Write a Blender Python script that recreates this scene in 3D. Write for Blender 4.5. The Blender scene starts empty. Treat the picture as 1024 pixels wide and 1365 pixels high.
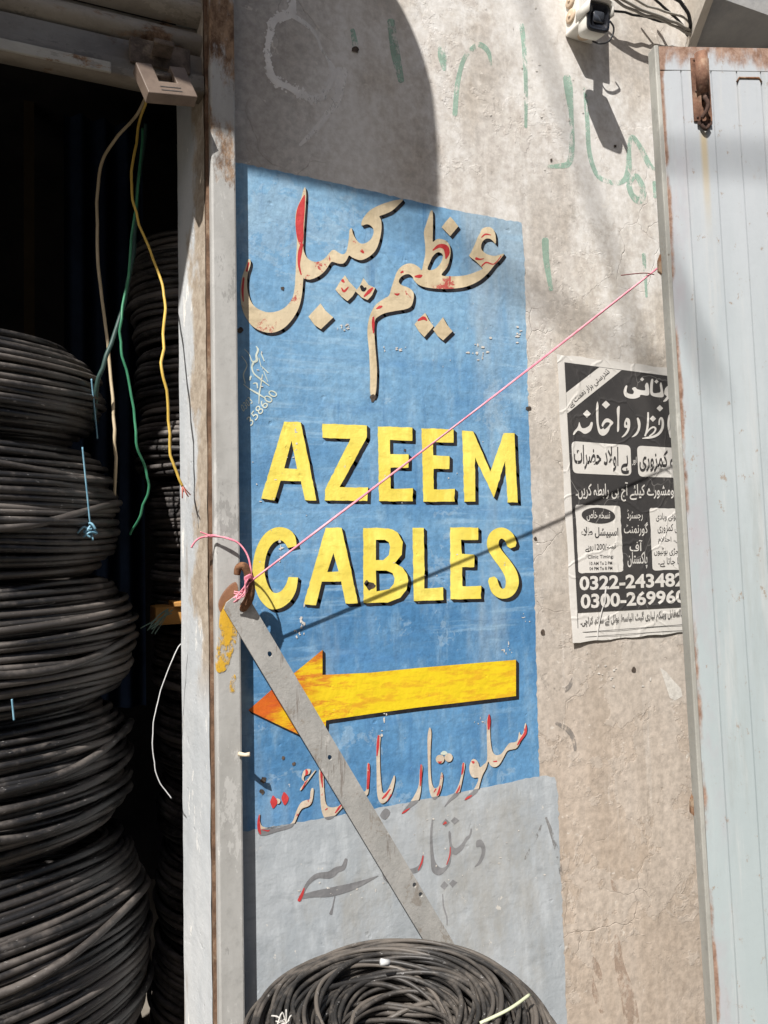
import bpy, math, random
import numpy as np
from mathutils import Vector, Matrix
from mathutils.geometry import tessellate_polygon
random.seed(7)
SC = bpy.context.scene
COL = SC.collection
# ---------------------------------------------------------------- camera
f_px, cx, cy = 1050.0, 512.0, 682.5
CAM = np.array([0.0, -1.5, 1.15])
yaw, pit, rol = math.radians(24), math.radians(2), math.radians(-1)
Fw = np.array([math.sin(yaw)*math.cos(pit), math.cos(yaw)*math.cos(pit), math.sin(pit)])
Rt = np.array([math.cos(yaw), -math.sin(yaw), 0.0])
Up = np.cross(Rt, Fw)
R2 = Rt*math.cos(rol) + Up*math.sin(rol)
U2 = -Rt*math.sin(rol) + Up*math.cos(rol)
cam = bpy.data.cameras.new('camera')
cam.sensor_fit = 'VERTICAL'; cam.sensor_height = 36.0; cam.sensor_width = 27.0
cam.lens = f_px/1365*36; cam.clip_start = 0.02; cam.clip_end = 400
camo = bpy.data.objects.new('camera', cam); COL.objects.link(camo)
camo.matrix_world = Matrix(((R2[0], U2[0], -Fw[0], CAM[0]), (R2[1], U2[1], -Fw[1], CAM[1]), (R2[2], U2[2], -Fw[2], CAM[2]), (0, 0, 0, 1)))
SC.camera = camo
# ---------------------------------------------------------------- light
SUN = np.array([1.1, 1.0, -1.7])          # the way sunlight travels
world = bpy.data.worlds.new('World'); SC.world = world; world.use_nodes = True
wn = world.node_tree.nodes; bg = wn['Background']
sky = wn.new('ShaderNodeTexSky'); sky.sky_type = 'NISHITA'; sky.sun_disc = False
sky.sun_elevation = math.atan2(1.7, math.hypot(1.1, 1)); sky.sun_rotation = math.atan2(-SUN[0], -SUN[1])
sky.dust_density = 2.5; sky.air_density = 1.0
world.node_tree.links.new(sky.outputs[0], bg.inputs[0]); bg.inputs[1].default_value = 0.06
sun = bpy.data.lights.new('sun', 'SUN'); sun.energy = 4.4; sun.angle = math.radians(0.5); sun.color = (1.0, 0.965, 0.915)
suno = bpy.data.objects.new('sun', sun); COL.objects.link(suno)
suno.rotation_euler = Vector(SUN).to_track_quat('-Z', 'Y').to_euler(); suno.location = (-3, -4, 6)
SC.view_settings.view_transform = 'Standard'; SC.view_settings.look = 'None'
SC.view_settings.exposure = 0.80; SC.view_settings.gamma = 1.0

# ---------------------------------------------------------------- measuring: photo pixel -> point on the plane y = c
def W(px, py, y=0.0):
    d = Fw + R2*(px-cx)/f_px - U2*(py-cy)/f_px
    return CAM + d*((y-CAM[1])/d[1])
def onplane(px, py, p0, n):
    d = Fw + R2*(px-cx)/f_px - U2*(py-cy)/f_px
    return CAM + d*(np.dot(np.array(p0)-CAM, n)/np.dot(d, n))

# ---------------------------------------------------------------- object helpers
def tag(o, label=None, cat=None, group=None, kind=None):
    if label: o['label'] = label
    if cat: o['category'] = cat
    if group: o['group'] = group
    if kind: o['kind'] = kind
    return o
def thing(name, loc, label, cat, group=None):
    o = bpy.data.objects.new(name, None); COL.objects.link(o); o.location = tuple(loc); o.empty_display_size = .05
    return tag(o, label, cat, group)
def rootloc(p):
    v = Vector((0, 0, 0))
    while p is not None: v += p.location; p = p.parent
    return v
class MB:
    def __init__(s): s.v = []; s.f = []; s.m = []; s.sm = []
    def add(s, v, f, m=0, smooth=False):
        b = len(s.v); s.v += [tuple(map(float, p)) for p in v]
        for q in f: s.f.append(tuple(i+b for i in q)); s.m.append(m); s.sm.append(smooth)
    def box(s, a, b, m=0, bev=0.0):
        x0, y0, z0 = a; x1, y1, z1 = b
        s.add([(x0,y0,z0),(x1,y0,z0),(x1,y1,z0),(x0,y1,z0),(x0,y0,z1),(x1,y0,z1),(x1,y1,z1),(x0,y1,z1)],
              [(0,3,2,1),(4,5,6,7),(0,1,5,4),(1,2,6,5),(2,3,7,6),(3,0,4,7)], m)
    def hexa(s, p, m=0):   # 8 corners: bottom 4, top 4
        s.add(p, [(0,3,2,1),(4,5,6,7),(0,1,5,4),(1,2,6,5),(2,3,7,6),(3,0,4,7)], m)
    def tube(s, pts, r, n=8, closed=False, m=0, cap=True):
        P = np.array(pts, float); k = len(P)
        rr = np.full(k, r) if np.isscalar(r) else np.array(r, float)
        if closed: T = np.roll(P, -1, 0)-np.roll(P, 1, 0)
        else: T = np.gradient(P, axis=0)
        T /= np.linalg.norm(T, axis=1)[:, None]+1e-12
        a = np.array([0, 0, 1.0]) if abs(T[0][2]) < .9 else np.array([1.0, 0, 0])
        u = np.cross(T[0], a); u /= np.linalg.norm(u)
        vs = []
        ang = np.linspace(0, 2*math.pi, n, endpoint=False)
        for i in range(k):
            u = u - T[i]*np.dot(u, T[i]); u /= np.linalg.norm(u)+1e-12
            w = np.cross(T[i], u)
            vs.append(P[i] + rr[i]*(np.cos(ang)[:, None]*u + np.sin(ang)[:, None]*w))
        v = np.concatenate(vs); fs = []
        for i in range(k if closed else k-1):
            j = (i+1) % k
            for q in range(n): fs.append((i*n+q, i*n+(q+1) % n, j*n+(q+1) % n, j*n+q))
        if not closed and cap:
            fs.append(tuple(range(n-1, -1, -1))); fs.append(tuple((k-1)*n+q for q in range(n)))
        s.add(v, fs, m, True)
    def build(s, name, mats, parent=None, local=False, bevel=0.0):
        me = bpy.data.meshes.new(name)
        off = Vector((0, 0, 0)) if (parent is None or local) else rootloc(parent)
        me.from_pydata([(x-off.x, y-off.y, z-off.z) for x, y, z in s.v], [], s.f)
        for m in (mats if isinstance(mats, (list, tuple)) else [mats]): me.materials.append(m)
        me.polygons.foreach_set('material_index', s.m); me.polygons.foreach_set('use_smooth', s.sm)
        me.update()
        o = bpy.data.objects.new(name, me); COL.objects.link(o)
        if parent is not None: o.parent = parent
        if bevel:
            b = o.modifiers.new('bevel', 'BEVEL'); b.width = bevel; b.segments = 2; b.limit_method = 'ANGLE'
        return o
def cr(pts, sub=6, closed=False):
    P = np.array(pts, float); n = len(P); out = []
    for i in range(n if closed else n-1):
        if closed: p0, p1, p2, p3 = P[(i-1) % n], P[i], P[(i+1) % n], P[(i+2) % n]
        else: p0, p1, p2, p3 = P[max(i-1, 0)], P[i], P[i+1], P[min(i+2, n-1)]
        for k in range(sub):
            t = k/sub
            out.append(.5*((2*p1)+(-p0+p2)*t+(2*p0-5*p1+4*p2-p3)*t*t+(-p0+3*p1-3*p2+p3)*t**3))
    if not closed: out.append(P[-1])
    return np.array(out)

# ---------------------------------------------------------------- materials
class Mat:
    def __init__(s, name):
        s.m = bpy.data.materials.new(name); s.m.use_nodes = True; s.t = s.m.node_tree; s.n = s.t.nodes
        s.b = s.n['Principled BSDF']; s.tc = s.n.new('ShaderNodeTexCoord'); s.co = s.tc.outputs['Object']
        s.b.inputs['Specular IOR Level'].default_value = .3
    def L(s, a, b): s.t.links.new(a, b)
    def val(s, inp, v):
        if hasattr(v, 'is_output'): s.L(v, inp)
        else: inp.default_value = v if not (isinstance(v, tuple) and len(v) == 3 and inp.type == 'RGBA') else (*v, 1)
    def vec(s, sc=(1, 1, 1), loc=(0, 0, 0), rot=(0, 0, 0), src=None):
        n = s.n.new('ShaderNodeMapping'); s.L(src or s.co, n.inputs[0])
        n.inputs['Scale'].default_value = sc; n.inputs['Location'].default_value = loc; n.inputs['Rotation'].default_value = rot
        return n.outputs[0]
    def noise(s, scale, detail=4, rough=.55, v=None, dist=0.0):
        n = s.n.new('ShaderNodeTexNoise'); s.L(v or s.co, n.inputs['Vector'])
        n.inputs['Scale'].default_value = scale; n.inputs['Detail'].default_value = detail
        n.inputs['Roughness'].default_value = rough; n.inputs['Distortion'].default_value = dist
        return n.outputs['Fac']
    def vor(s, scale, v=None, feat='DISTANCE_TO_EDGE'):
        n = s.n.new('ShaderNodeTexVoronoi'); n.feature = feat; s.L(v or s.co, n.inputs['Vector']); n.inputs['Scale'].default_value = scale
        return n.outputs['Distance']
    def ramp(s, x, a, b, lo=0.0, hi=1.0):
        n = s.n.new('ShaderNodeMapRange'); n.interpolation_type = 'SMOOTHSTEP'
        s.val(n.inputs[0], x); n.inputs[1].default_value = a; n.inputs[2].default_value = b
        n.inputs[3].default_value = lo; n.inputs[4].default_value = hi
        return n.outputs[0]
    def math(s, op, a, b=0.0):
        n = s.n.new('ShaderNodeMath'); n.operation = op; n.use_clamp = False
        s.val(n.inputs[0], a); s.val(n.inputs[1], b); return n.outputs[0]
    def mul(s, a, b): return s.math('MULTIPLY', a, b)
    def mix(s, fac, a, b, mode='MIX'):
        n = s.n.new('ShaderNodeMix'); n.data_type = 'RGBA'; n.blend_type = mode
        s.val(n.inputs[0], fac); s.val(n.inputs[6], a); s.val(n.inputs[7], b); return n.outputs[2]
    def axis(s, k, src=None):
        n = s.n.new('ShaderNodeSeparateXYZ'); s.L(src or s.co, n.inputs[0]); return n.outputs[k]
    def warp(s, scale, amt, detail=3):
        n = s.n.new('ShaderNodeTexNoise'); s.L(s.co, n.inputs['Vector']); n.inputs['Scale'].default_value = scale; n.inputs['Detail'].default_value = detail
        a = s.n.new('ShaderNodeVectorMath'); a.operation = 'MULTIPLY_ADD'
        s.L(n.outputs['Color'], a.inputs[0]); a.inputs[1].default_value = (amt,)*3; s.L(s.co, a.inputs[2]); return a.outputs[0]
    def bump(s, h, strength=.3, dist=.004, prev=None):
        n = s.n.new('ShaderNodeBump'); s.L(h, n.inputs['Height']); n.inputs['Strength'].default_value = strength; n.inputs['Distance'].default_value = dist
        if prev is not None: s.L(prev, n.inputs['Normal'])
        return n.outputs[0]
    def done(s, col, rough=.8, nrm=None, metal=None, alpha=None):
        s.val(s.b.inputs['Base Color'], col); s.val(s.b.inputs['Roughness'], rough)
        if nrm is not None: s.L(nrm, s.b.inputs['Normal'])
        if metal is not None: s.val(s.b.inputs['Metallic'], metal)
        if alpha is not None: s.L(alpha, s.b.inputs['Alpha'])
        return s.m
def wall_bump(M, fine=.35):
    a = M.noise(7, 5, .6); b = M.noise(60, 5, .65); c = M.noise(26, 3, .5, M.vec((1, 1, .25)))
    h = M.math('ADD', M.mul(a, 1.0), M.math('ADD', M.mul(b, .16), M.mul(c, .25)))
    pits = M.ramp(M.noise(38, 2, .5, M.vec((1, 1, 1), (3, 1, 7))), .24, .32)
    h = M.math('ADD', h, M.mul(pits, .12))
    return M.bump(h, fine, .012)

def mat_wall():
    M = Mat('plaster')
    zz = M.axis(2); xx = M.axis(0)
    big = M.noise(1.7, 5, .6); mid = M.noise(5.5, 6, .62, M.warp(3, .15)); st = M.noise(9, 5, .6, M.vec((1.6, 1, .22)))
    fine = M.noise(55, 5, .7)
    c = M.mix(M.ramp(mid, .32, .68), (.39, .35, .305), (.52, .485, .445))
    c = M.mix(M.ramp(big, .42, .62), c, (.48, .43, .37))
    # lower right: pinkish tan coat; top: whiter, worn lime wash
    lowm = M.ramp(zz, 1.2, .55); c = M.mix(M.mul(lowm, .85), c, M.mix(M.ramp(st, .35, .65), (.39, .315, .25), (.47, .39, .32)))
    top = M.mul(M.ramp(zz, 1.25, 1.75), M.ramp(M.noise(4, 6, .65, M.vec((1, 1, .55), (5, 0, 2))), .38, .58))
    c = M.mix(M.mul(top, .9), c, (.65, .63, .60))
    # left top: grey old cement, with some awning shade put into its colour
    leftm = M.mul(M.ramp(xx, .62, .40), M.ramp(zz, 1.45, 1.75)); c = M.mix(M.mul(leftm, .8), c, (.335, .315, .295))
    grey = M.ramp(st, .56, .72); c = M.mix(M.mul(grey, .28), c, (.34, .30, .265))
    stain = M.ramp(M.noise(3.0, 4, .7, M.vec((1, 1, .7), (9, 2, 4))), .57, .68); c = M.mix(M.mul(stain, .4), c, (.34, .265, .20))
    chips = M.ramp(M.noise(24, 6, .7, M.vec((1, 1, 1.2), (2, 2, 2))), .62, .67); c = M.mix(M.mul(chips, .6), c, (.68, .64, .58))
    dark = M.ramp(M.noise(16, 6, .72, M.vec((1, 1, .6), (6, 1, 1))), .63, .70); c = M.mix(M.mul(dark, .35), c, (.27, .22, .175))
    w2 = M.warp(5, .22, 5)
    p1 = M.ramp(M.noise(3.2, 7, .68, w2), .545, .56); p2 = M.ramp(M.noise(6.5, 8, .72, M.vec((1, 1, .6), (3, 8, 1), (0, 0, 0), w2)), .59, .602)
    c = M.mix(M.mul(p1, .22), c, (.55, .51, .465)); c = M.mix(M.mul(p2, .16), c, (.36, .31, .265))
    drip = M.ramp(M.noise(13, 6, .7, M.vec((1.5, 1, .10), (1, 1, 6))), .57, .72); c = M.mix(M.mul(drip, .5), c, (.66, .63, .59))
    drip2 = M.ramp(M.noise(10, 6, .72, M.vec((1.5, 1, .13), (4, 4, 2))), .60, .72); c = M.mix(M.mul(drip2, .32), c, (.33, .27, .215))
    wv = M.warp(9, .09, 4)
    ck = M.ramp(M.vor(7.5, wv), .0, .010, 1, 0); ckm = M.ramp(M.noise(2.2, 2, .5, M.vec((1, 1, 1), (4, 4, 1))), .52, .62)
    crack = M.mul(ck, ckm); c = M.mix(M.mul(crack, .28), c, (.24, .20, .165))
    c = M.mix(.35, c, M.mix(M.ramp(fine, .3, .7), (.25, .25, .25), (.75, .75, .75)), 'OVERLAY')
    nb = wall_bump(M, .34); nb = M.bump(M.math('SUBTRACT', p1, p2), .35, .0018, nb)
    nb = M.bump(M.math('MULTIPLY', crack, -1.0), .5, .003, nb)
    return M.done(c, .9, nb)
def mat_paint(name, base, alt, wear, wear_amt=.5, red=0.0, chips=True, redcol=(.42, .03, .035), streak=True, rough=.62, grime=.25):
    M = Mat(name)
    n1 = M.noise(5, 5, .6, M.warp(4, .12)); n2 = M.noise(26, 5, .65, M.vec((1, 1, .28)))
    n3 = M.noise(40, 4, .65, M.vec((.35, 1, 1)))
    c = M.mix(M.ramp(n1, .35, .65), base, alt)
    if streak:
        c = M.mix(M.mul(M.ramp(n2, .45, .7), .6), c, tuple(min(1, x*1.25+.03) for x in alt))
        c = M.mix(M.mul(M.ramp(n3, .5, .72), .5), c, tuple(x*.7 for x in base))
    if red:
        rm = M.ramp(M.noise(16, 6, .7, M.warp(20, .06)), .66-red*.12, .70-red*.12); c = M.mix(M.mul(rm, .85), c, redcol)
    g = M.ramp(M.noise(3.4, 6, .72, M.vec((1, 1, .5), (1, 5, 9))), .5, .68); c = M.mix(M.mul(g, grime), c, wear)
    if chips:
        ch = M.ramp(M.noise(34, 6, .75, M.vec((1, 1, .8), (7, 3, 5))), .675-.05*wear_amt, .70-.05*wear_amt)
        c = M.mix(M.mul(ch, .8), c, (.60, .57, .52))
        sc = M.ramp(M.noise(30, 4, .7, M.vec((1.2, 1, .12), (0, 0, 3), (0, .5, 0))), .70, .74); c = M.mix(M.mul(sc, .45), c, tuple(x*.4 for x in base))
    return M.done(c, rough, wall_bump(M, .38))
def mat_blue():
    M = Mat('blue_paint')
    zz = M.axis(2); xx = M.axis(0)
    n1 = M.noise(4.2, 6, .62, M.warp(4, .16)); n2 = M.noise(22, 6, .68, M.vec((1, 1, .3))); n3 = M.noise(18, 5, .65, M.vec((.22, 1, 1.3)))
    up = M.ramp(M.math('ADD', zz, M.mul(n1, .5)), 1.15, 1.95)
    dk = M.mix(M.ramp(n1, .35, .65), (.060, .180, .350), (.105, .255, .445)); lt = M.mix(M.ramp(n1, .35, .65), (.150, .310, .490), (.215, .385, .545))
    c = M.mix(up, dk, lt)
    c = M.mix(M.mul(M.ramp(n2, .48, .72), .45), c, (.30, .45, .57))
    c = M.mix(M.mul(M.ramp(n3, .5, .7), .35), c, (.055, .165, .36))
    fade = M.mul(M.ramp(M.noise(2.6, 5, .65, M.vec((1.3, 1, .25), (3, 3, 0))),   .48, .64), .7); c = M.mix(fade, c, (.33, .41, .46))
    ch = M.ramp(M.noise(30, 7, .78, M.vec((1, 1, .75), (7, 3, 5))), .665, .69); c = M.mix(M.mul(ch, .8), c, (.58, .58, .56))
    sc = M.ramp(M.noise(14, 5, .7, M.vec((1.3, 1, .16), (0, 0, 3), (0, .25, 0))), .68, .73); c = M.mix(M.mul(sc, .5), c, (.04, .07, .12))
    wv = M.warp(12, .07, 4); ck = M.mul(M.ramp(M.vor(6.0, wv), .0, .012, 1, 0), M.ramp(M.noise(3, 2, .5), .48, .58)); c = M.mix(M.mul(ck, .22), c, (.05, .10, .16))
    br = M.ramp(M.noise(36, 5, .7, M.vec((.09, 1, 1.2), (0, 0, 0), (0, .12, 0))), .5, .66); brv = M.ramp(M.noise(34, 5, .7, M.vec((1.2, 1, .10), (5, 0, 0))), .52, .68)
    msk = M.ramp(M.noise(2.4, 3, .5), .45, .55)
    c = M.mix(M.mul(M.mul(br, msk), .5), c, (.30, .46, .60)); c = M.mix(M.mul(M.mul(brv, M.math('SUBTRACT', 1.0, msk)), .5), c, (.06, .17, .34))
    pk = M.ramp(M.noise(4.6, 8, .74, M.warp(6, .2, 5)), .60, .612); c = M.mix(M.mul(pk, .30), c, (.36, .47, .55))
    c = M.mix(.3, c, M.mix(M.ramp(M.noise(70, 4, .7), .3, .7), (.3, .3, .3), (.7, .7, .7)), 'OVERLAY')
    return M.done(c, .6, wall_bump(M, .5))
def mat_arrow(x0, x1):
    M = Mat('arrow_paint')
    xx = M.axis(0); n = M.noise(12, 6, .7, M.vec((.5, 1, 1.6)))
    fac = M.ramp(M.math('ADD', xx, M.mul(M.math('SUBTRACT', n, .5), (x1-x0)*.9)), x0+(x1-x0)*.02, x0+(x1-x0)*.25)
    c = M.mix(fac, (.52, .065, .015), (.72, .53, .014))
    c = M.mix(M.mul(M.ramp(xx, x0+(x1-x0)*.03, x0+(x1-x0)*.36, 1, 0), .3), c, (.68, .25, .015))
    f2 = M.ramp(M.noise(48, 6, .75, M.vec((.22, 1, 1))), .47, .60)
    f2 = M.mul(f2, M.ramp(xx, x0+(x1-x0)*.5, x0+(x1-x0)*.1, .4, 1.0))
    c = M.mix(M.mul(f2, .85), c, (.52, .095, .025)); ch = M.ramp(M.noise(40, 6, .75), .67, .70); c = M.mix(M.mul(ch, .7), c, (.55, .5, .4))
    return M.done(c, .6, wall_bump(M, .4))
def mat_worn(name, col, cover=.5, rough=.9, strength=.75):
    M = Mat(name)
    n = M.noise(28, 6, .75, M.vec((1, 1, .6))); a = M.ramp(n, .62-cover*.3, .72-cover*.3)
    a = M.mul(a, strength)
    return M.done(M.mix(M.ramp(M.noise(8, 4), .3, .7), col, tuple(min(1, x*1.35+.02) for x in col)), rough, wall_bump(M, .4), alpha=a)
def mat_metalpaint(name, base, alt, rustmask=None, rust_amt=.4, bumpy=.3, vs=(1, 1, .4), rough=.55):
    M = Mat(name)
    n1 = M.noise(6, 6, .65, M.vec(vs)); c = M.mix(M.ramp(n1, .35, .65), base, alt)
    n2 = M.noise(60, 5, .7); c = M.mix(M.mul(M.ramp(n2, .5, .75), .3), c, tuple(x*.6 for x in base))
    r = M.noise(11, 7, .75, M.vec(tuple(max(.5, q) for q in vs), (3, 1, 4)))
    thr = .70-.22*rust_amt
    rm = M.ramp(r, thr, thr+.06)
    if rustmask is not None:
        rm = M.ramp(M.math('ADD', M.mul(r, .8), rustmask(M)), thr+.05, thr+.16)
    ly = M.ramp(M.noise(8, 8, .74, M.vec(tuple(max(.4, q*.8) for q in vs), (7, 2, 1))), .565, .58); c = M.mix(M.mul(ly, .4), c, tuple(min(1, x*1.3+.02) for x in alt))
    lz = M.ramp(M.noise(15, 8, .76, M.vec(tuple(max(.4, q) for q in vs), (1, 9, 5))), .60, .62); c = M.mix(M.mul(lz, .45), c, tuple(x*.55 for x in base))
    rc = M.mix(M.ramp(M.noise(34, 6, .75, M.vec((1, 1, .6))), .35, .65), (.085, .045, .026), (.31, .205, .13))
    c = M.mix(rm, c, rc)
    return M.done(c, M.ramp(rm, 0, 1, rough, .9), M.bump(M.math('ADD', M.mul(rm, -.5), M.math('ADD', M.mul(n2, .35), M.noise(9, 4, .6))), bumpy, .004))
def mat_rust(name='rusty_iron', dark=(.06, .026, .013), light=(.27, .13, .065)):
    M = Mat(name); c = M.mix(M.ramp(M.noise(30, 7, .75), .3, .7), dark, light); c = M.mix(M.mul(M.ramp(M.noise(9, 5, .7), .52, .66), .7), c, (.36, .28, .20))
    return M.done(c, .85, M.bump(M.noise(80, 5, .7), .5, .003))
def mat_plain(name, a, b, scale=12, rough=.6, bump=.15, spec=.3):
    M = Mat(name); M.b.inputs['Specular IOR Level'].default_value = spec
    return M.done(M.mix(M.ramp(M.noise(scale, 5, .65), .32, .68), a, b), rough, M.bump(M.noise(scale*5, 4, .6), bump, .002))
def mat_cable(name, base=(.020, .019, .020), dust=(.115, .098, .083), amt=.55, rough=.5):
    M = Mat(name); M.b.inputs['Specular IOR Level'].default_value = .45
    n = M.noise(7, 6, .7); d = M.ramp(n, .58-.2*amt, .80-.2*amt)
    geo = M.n.new('ShaderNodeNewGeometry'); up = M.ramp(M.axis(2, geo.outputs['Normal']), -.2, .9)
    d = M.mul(d, M.math('ADD', M.mul(up, .6), .4))
    sp2 = M.ramp(M.noise(45, 5, .75, M.vec((1, 1, 1.4))), .52, .70); c = M.mix(M.math('MAXIMUM', d, M.mul(sp2, .45)), base, dust)
    at = M.n.new('ShaderNodeAttribute'); at.attribute_name = 'tone'; c = M.mix(M.mul(at.outputs['Fac'], .8), c, tuple(x*1.1 for x in dust))
    sp = M.ramp(M.noise(150, 3, .7, M.vec((.45, .45, 1.6))), .655, .70); c = M.mix(M.mul(sp, .5), c, (.36, .35, .34))
    return M.done(c, M.ramp(d, 0, 1, rough, .85), M.bump(M.noise(90, 4, .6), .25, .002))
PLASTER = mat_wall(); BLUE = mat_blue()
GREY = mat_paint('grey_cover_paint', (.33, .36, .385), (.385, .41, .43), (.30, .28, .24), .75, grime=.55)
BLACK = mat_paint('black_paint', (.007, .007, .010), (.012, .012, .015), (.03, .03, .034), .1, rough=.85)
CREAM = mat_paint('cream_paint', (.52, .42, .27), (.61, .51, .35), (.40, .30, .18), .2, red=.35)
CREAM2 = mat_paint('faded_cream_paint', (.50, .40, .30), (.58, .50, .40), (.40, .42, .40), .2, red=.3)
YELLOW = mat_paint('yellow_paint', (.73, .58, .085), (.80, .67, .13), (.58, .46, .12), .25, grime=.3)
RED = mat_paint('red_paint', (.42, .028, .03), (.52, .05, .05), (.45, .2, .16), .25)
OLDGREY = mat_paint('overpainted_lettering', (.155, .155, .162), (.205, .205, .21), (.33, .33, .33), .2)
GREEN = mat_worn('green_spray', (.22, .40, .31), .70, strength=.5)
CHALK = mat_worn('white_chalk', (.70, .685, .665), .86, strength=.75)
INKRED = mat_worn('dried_red_drips', (.45, .16, .14), .3)
SCRIB = mat_paint('pale_scribble', (.52, .58, .50), (.6, .64, .56), (.4, .5, .5), .2)

# ---------------------------------------------------------------- flat lettering helpers (photo measurements -> wall plane)
class Lay:
    """collects flat painted shapes lying on the plane y = const"""
    def __init__(s, s0, ox, oy): s.k = s0; s.o = (ox, oy); s.mb = MB()
    def px(s, p): return np.array([(q[0]/s.k+s.o[0], q[1]/s.k+s.o[1]) for q in p])
    def fill(s, P, holes, y, m, dy=0.0):
        loops = [P]+holes
        vs = [Vector((a, b, 0)) for lp in loops for a, b in lp]
        tris = tessellate_polygon([[Vector((a, b, 0)) for a, b in lp] for lp in loops])
        y = y*.35 if y > -.00405 else y
        v = [W(a.x, a.y, y) for a in vs]
        fs = []
        for t in tris:
            a, b, c = (Vector(v[i]) for i in t)
            if (b-a).cross(c-a).y > 0: t = (t[0], t[2], t[1])
            fs.append(tuple(t))
        s.mb.add(v, fs, m)
    def poly(s, pts, holes=(), y=-.003, m=0, shadow=None, sm=None, smooth=False, jit=0.0, ysh=-.0022):
        P = s.px(pts); H = [s.px(h) for h in holes]
        if smooth: P = cr(P, 4, True); H = [cr(h, 4, True) for h in H]
        if jit:
            Q = []
            for i in range(len(P)):
                a, b = P[i], P[(i+1) % len(P)]; n = max(1, int(np.linalg.norm(b-a)/5))
                for k in range(n): Q.append(a+(b-a)*k/n + np.random.default_rng(i*97+k).normal(0, jit, 2))
            P = np.array(Q)
        if shadow is not None:
            d = np.array(shadow); D = P+d
            s.fill(D, [h+d for h in H], ysh, sm)
            for lp in [P]+H:
                n = len(lp)
                for i in range(n):
                    a, b = lp[i], lp[(i+1) % n]
                    e = b-a
                    if abs(e[0]*d[1]-e[1]*d[0]) < 1e-6: continue
                    s.fill(np.array([a, b, b+d, a+d]), [], ysh-.00002*(i % 7), sm)
        s.fill(P, H, y, m)
    def rib(s, pts, y=-.003, m=0, sub=6, shadow=None, sm=None):
        P = np.array([(p[0]/s.k+s.o[0], p[1]/s.k+s.o[1], p[2]/s.k) for p in pts]); Q = cr(P, sub)
        if shadow is not None: s._rib(Q+np.array([shadow[0], shadow[1], 0]), -.0022, sm); s._rib(Q+np.array([shadow[0]/2, shadow[1]/2, 0]), -.00225, sm)
        s._rib(Q, y, m)
    def _rib(s, Q, y, m):
        T = np.gradient(Q[:, :2], axis=0); T /= np.linalg.norm(T, axis=1)[:, None]+1e-9
        N = np.stack([-T[:, 1], T[:, 0]], 1); w = np.maximum(Q[:, 2], .2)[:, None]/2
        rows = [(Q[0, :2]-T[0]*w[0]*.6, w[0]*.55)]+[(Q[i, :2], w[i]) for i in range(len(Q))]+[(Q[-1, :2]+T[-1]*w[-1]*.6, w[-1]*.55)]
        NN = np.concatenate([N[:1], N, N[-1:]])
        v = []; n = len(rows)
        for i, (c, ww) in enumerate(rows):
            yy = (y-.0003*i/n)*(.35 if y > -.00405 else 1)
            a = c+NN[i]*ww; b = c-NN[i]*ww
            v += [W(a[0], a[1], yy), W(b[0], b[1], yy)]
        fs = []
        for i in range(n-1):
            q = (2*i, 2*i+2, 2*i+3, 2*i+1)
            A, B, Cc = (Vector(v[k]) for k in q[:3])
            if (B-A).cross(Cc-A).y > 0: q = q[::-1]
            fs.append(q)
        s.mb.add(v, fs, m)
    def build(s, name, mats, parent): return s.mb.build(name, mats, parent)

GZ = -.35   # the lane
# ================================================================ SETTING
XJ1 = W(320, 700, -.03)[0]; XJ0 = W(282, 700, -.03)[0]
XR = W(241, 700, .15)[0]
def quadbox(name, a, b, m, kind='structure', label=None, cat=None):
    mb = MB(); mb.box(a, b); o = mb.build(name, m); return tag(o, label, cat, None, kind)
GROUND = mat_plain('dusty_ground', (.17, .15, .125), (.24, .215, .18), 3, .95, .4)
mb = MB(); mb.add([(-60, -60, GZ), (60, -60, GZ), (60, 60, GZ), (-60, 60, GZ)], [(0, 1, 2, 3)])
tag(mb.build('ground', GROUND), kind='structure')
mb = MB()
# wall: front face as its own grid, plus thickness
x1, zt = 4.0, 3.6
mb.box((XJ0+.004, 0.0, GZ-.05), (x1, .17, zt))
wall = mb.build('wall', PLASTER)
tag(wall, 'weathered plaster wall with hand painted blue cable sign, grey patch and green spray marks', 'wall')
DARK = mat_plain('shade_dark_interior', (.025, .025, .028), (.045, .043, .043), 3, .95, .1, .05)  # near-black colour carries the gloom of the unlit shop
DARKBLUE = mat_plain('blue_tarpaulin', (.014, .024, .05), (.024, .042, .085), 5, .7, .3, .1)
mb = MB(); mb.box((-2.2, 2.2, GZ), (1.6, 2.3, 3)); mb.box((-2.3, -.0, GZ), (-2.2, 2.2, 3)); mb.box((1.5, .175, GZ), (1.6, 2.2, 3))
tag(mb.build('shop_interior_wall', DARK), 'back wall deep inside the cable shop, coloured dark for shade', 'wall')
mb = MB(); mb.box((-2.3, .05, 2.75), (1.6, 2.3, 2.85)); tag(mb.build('ceiling', DARK), kind='structure')

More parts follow.
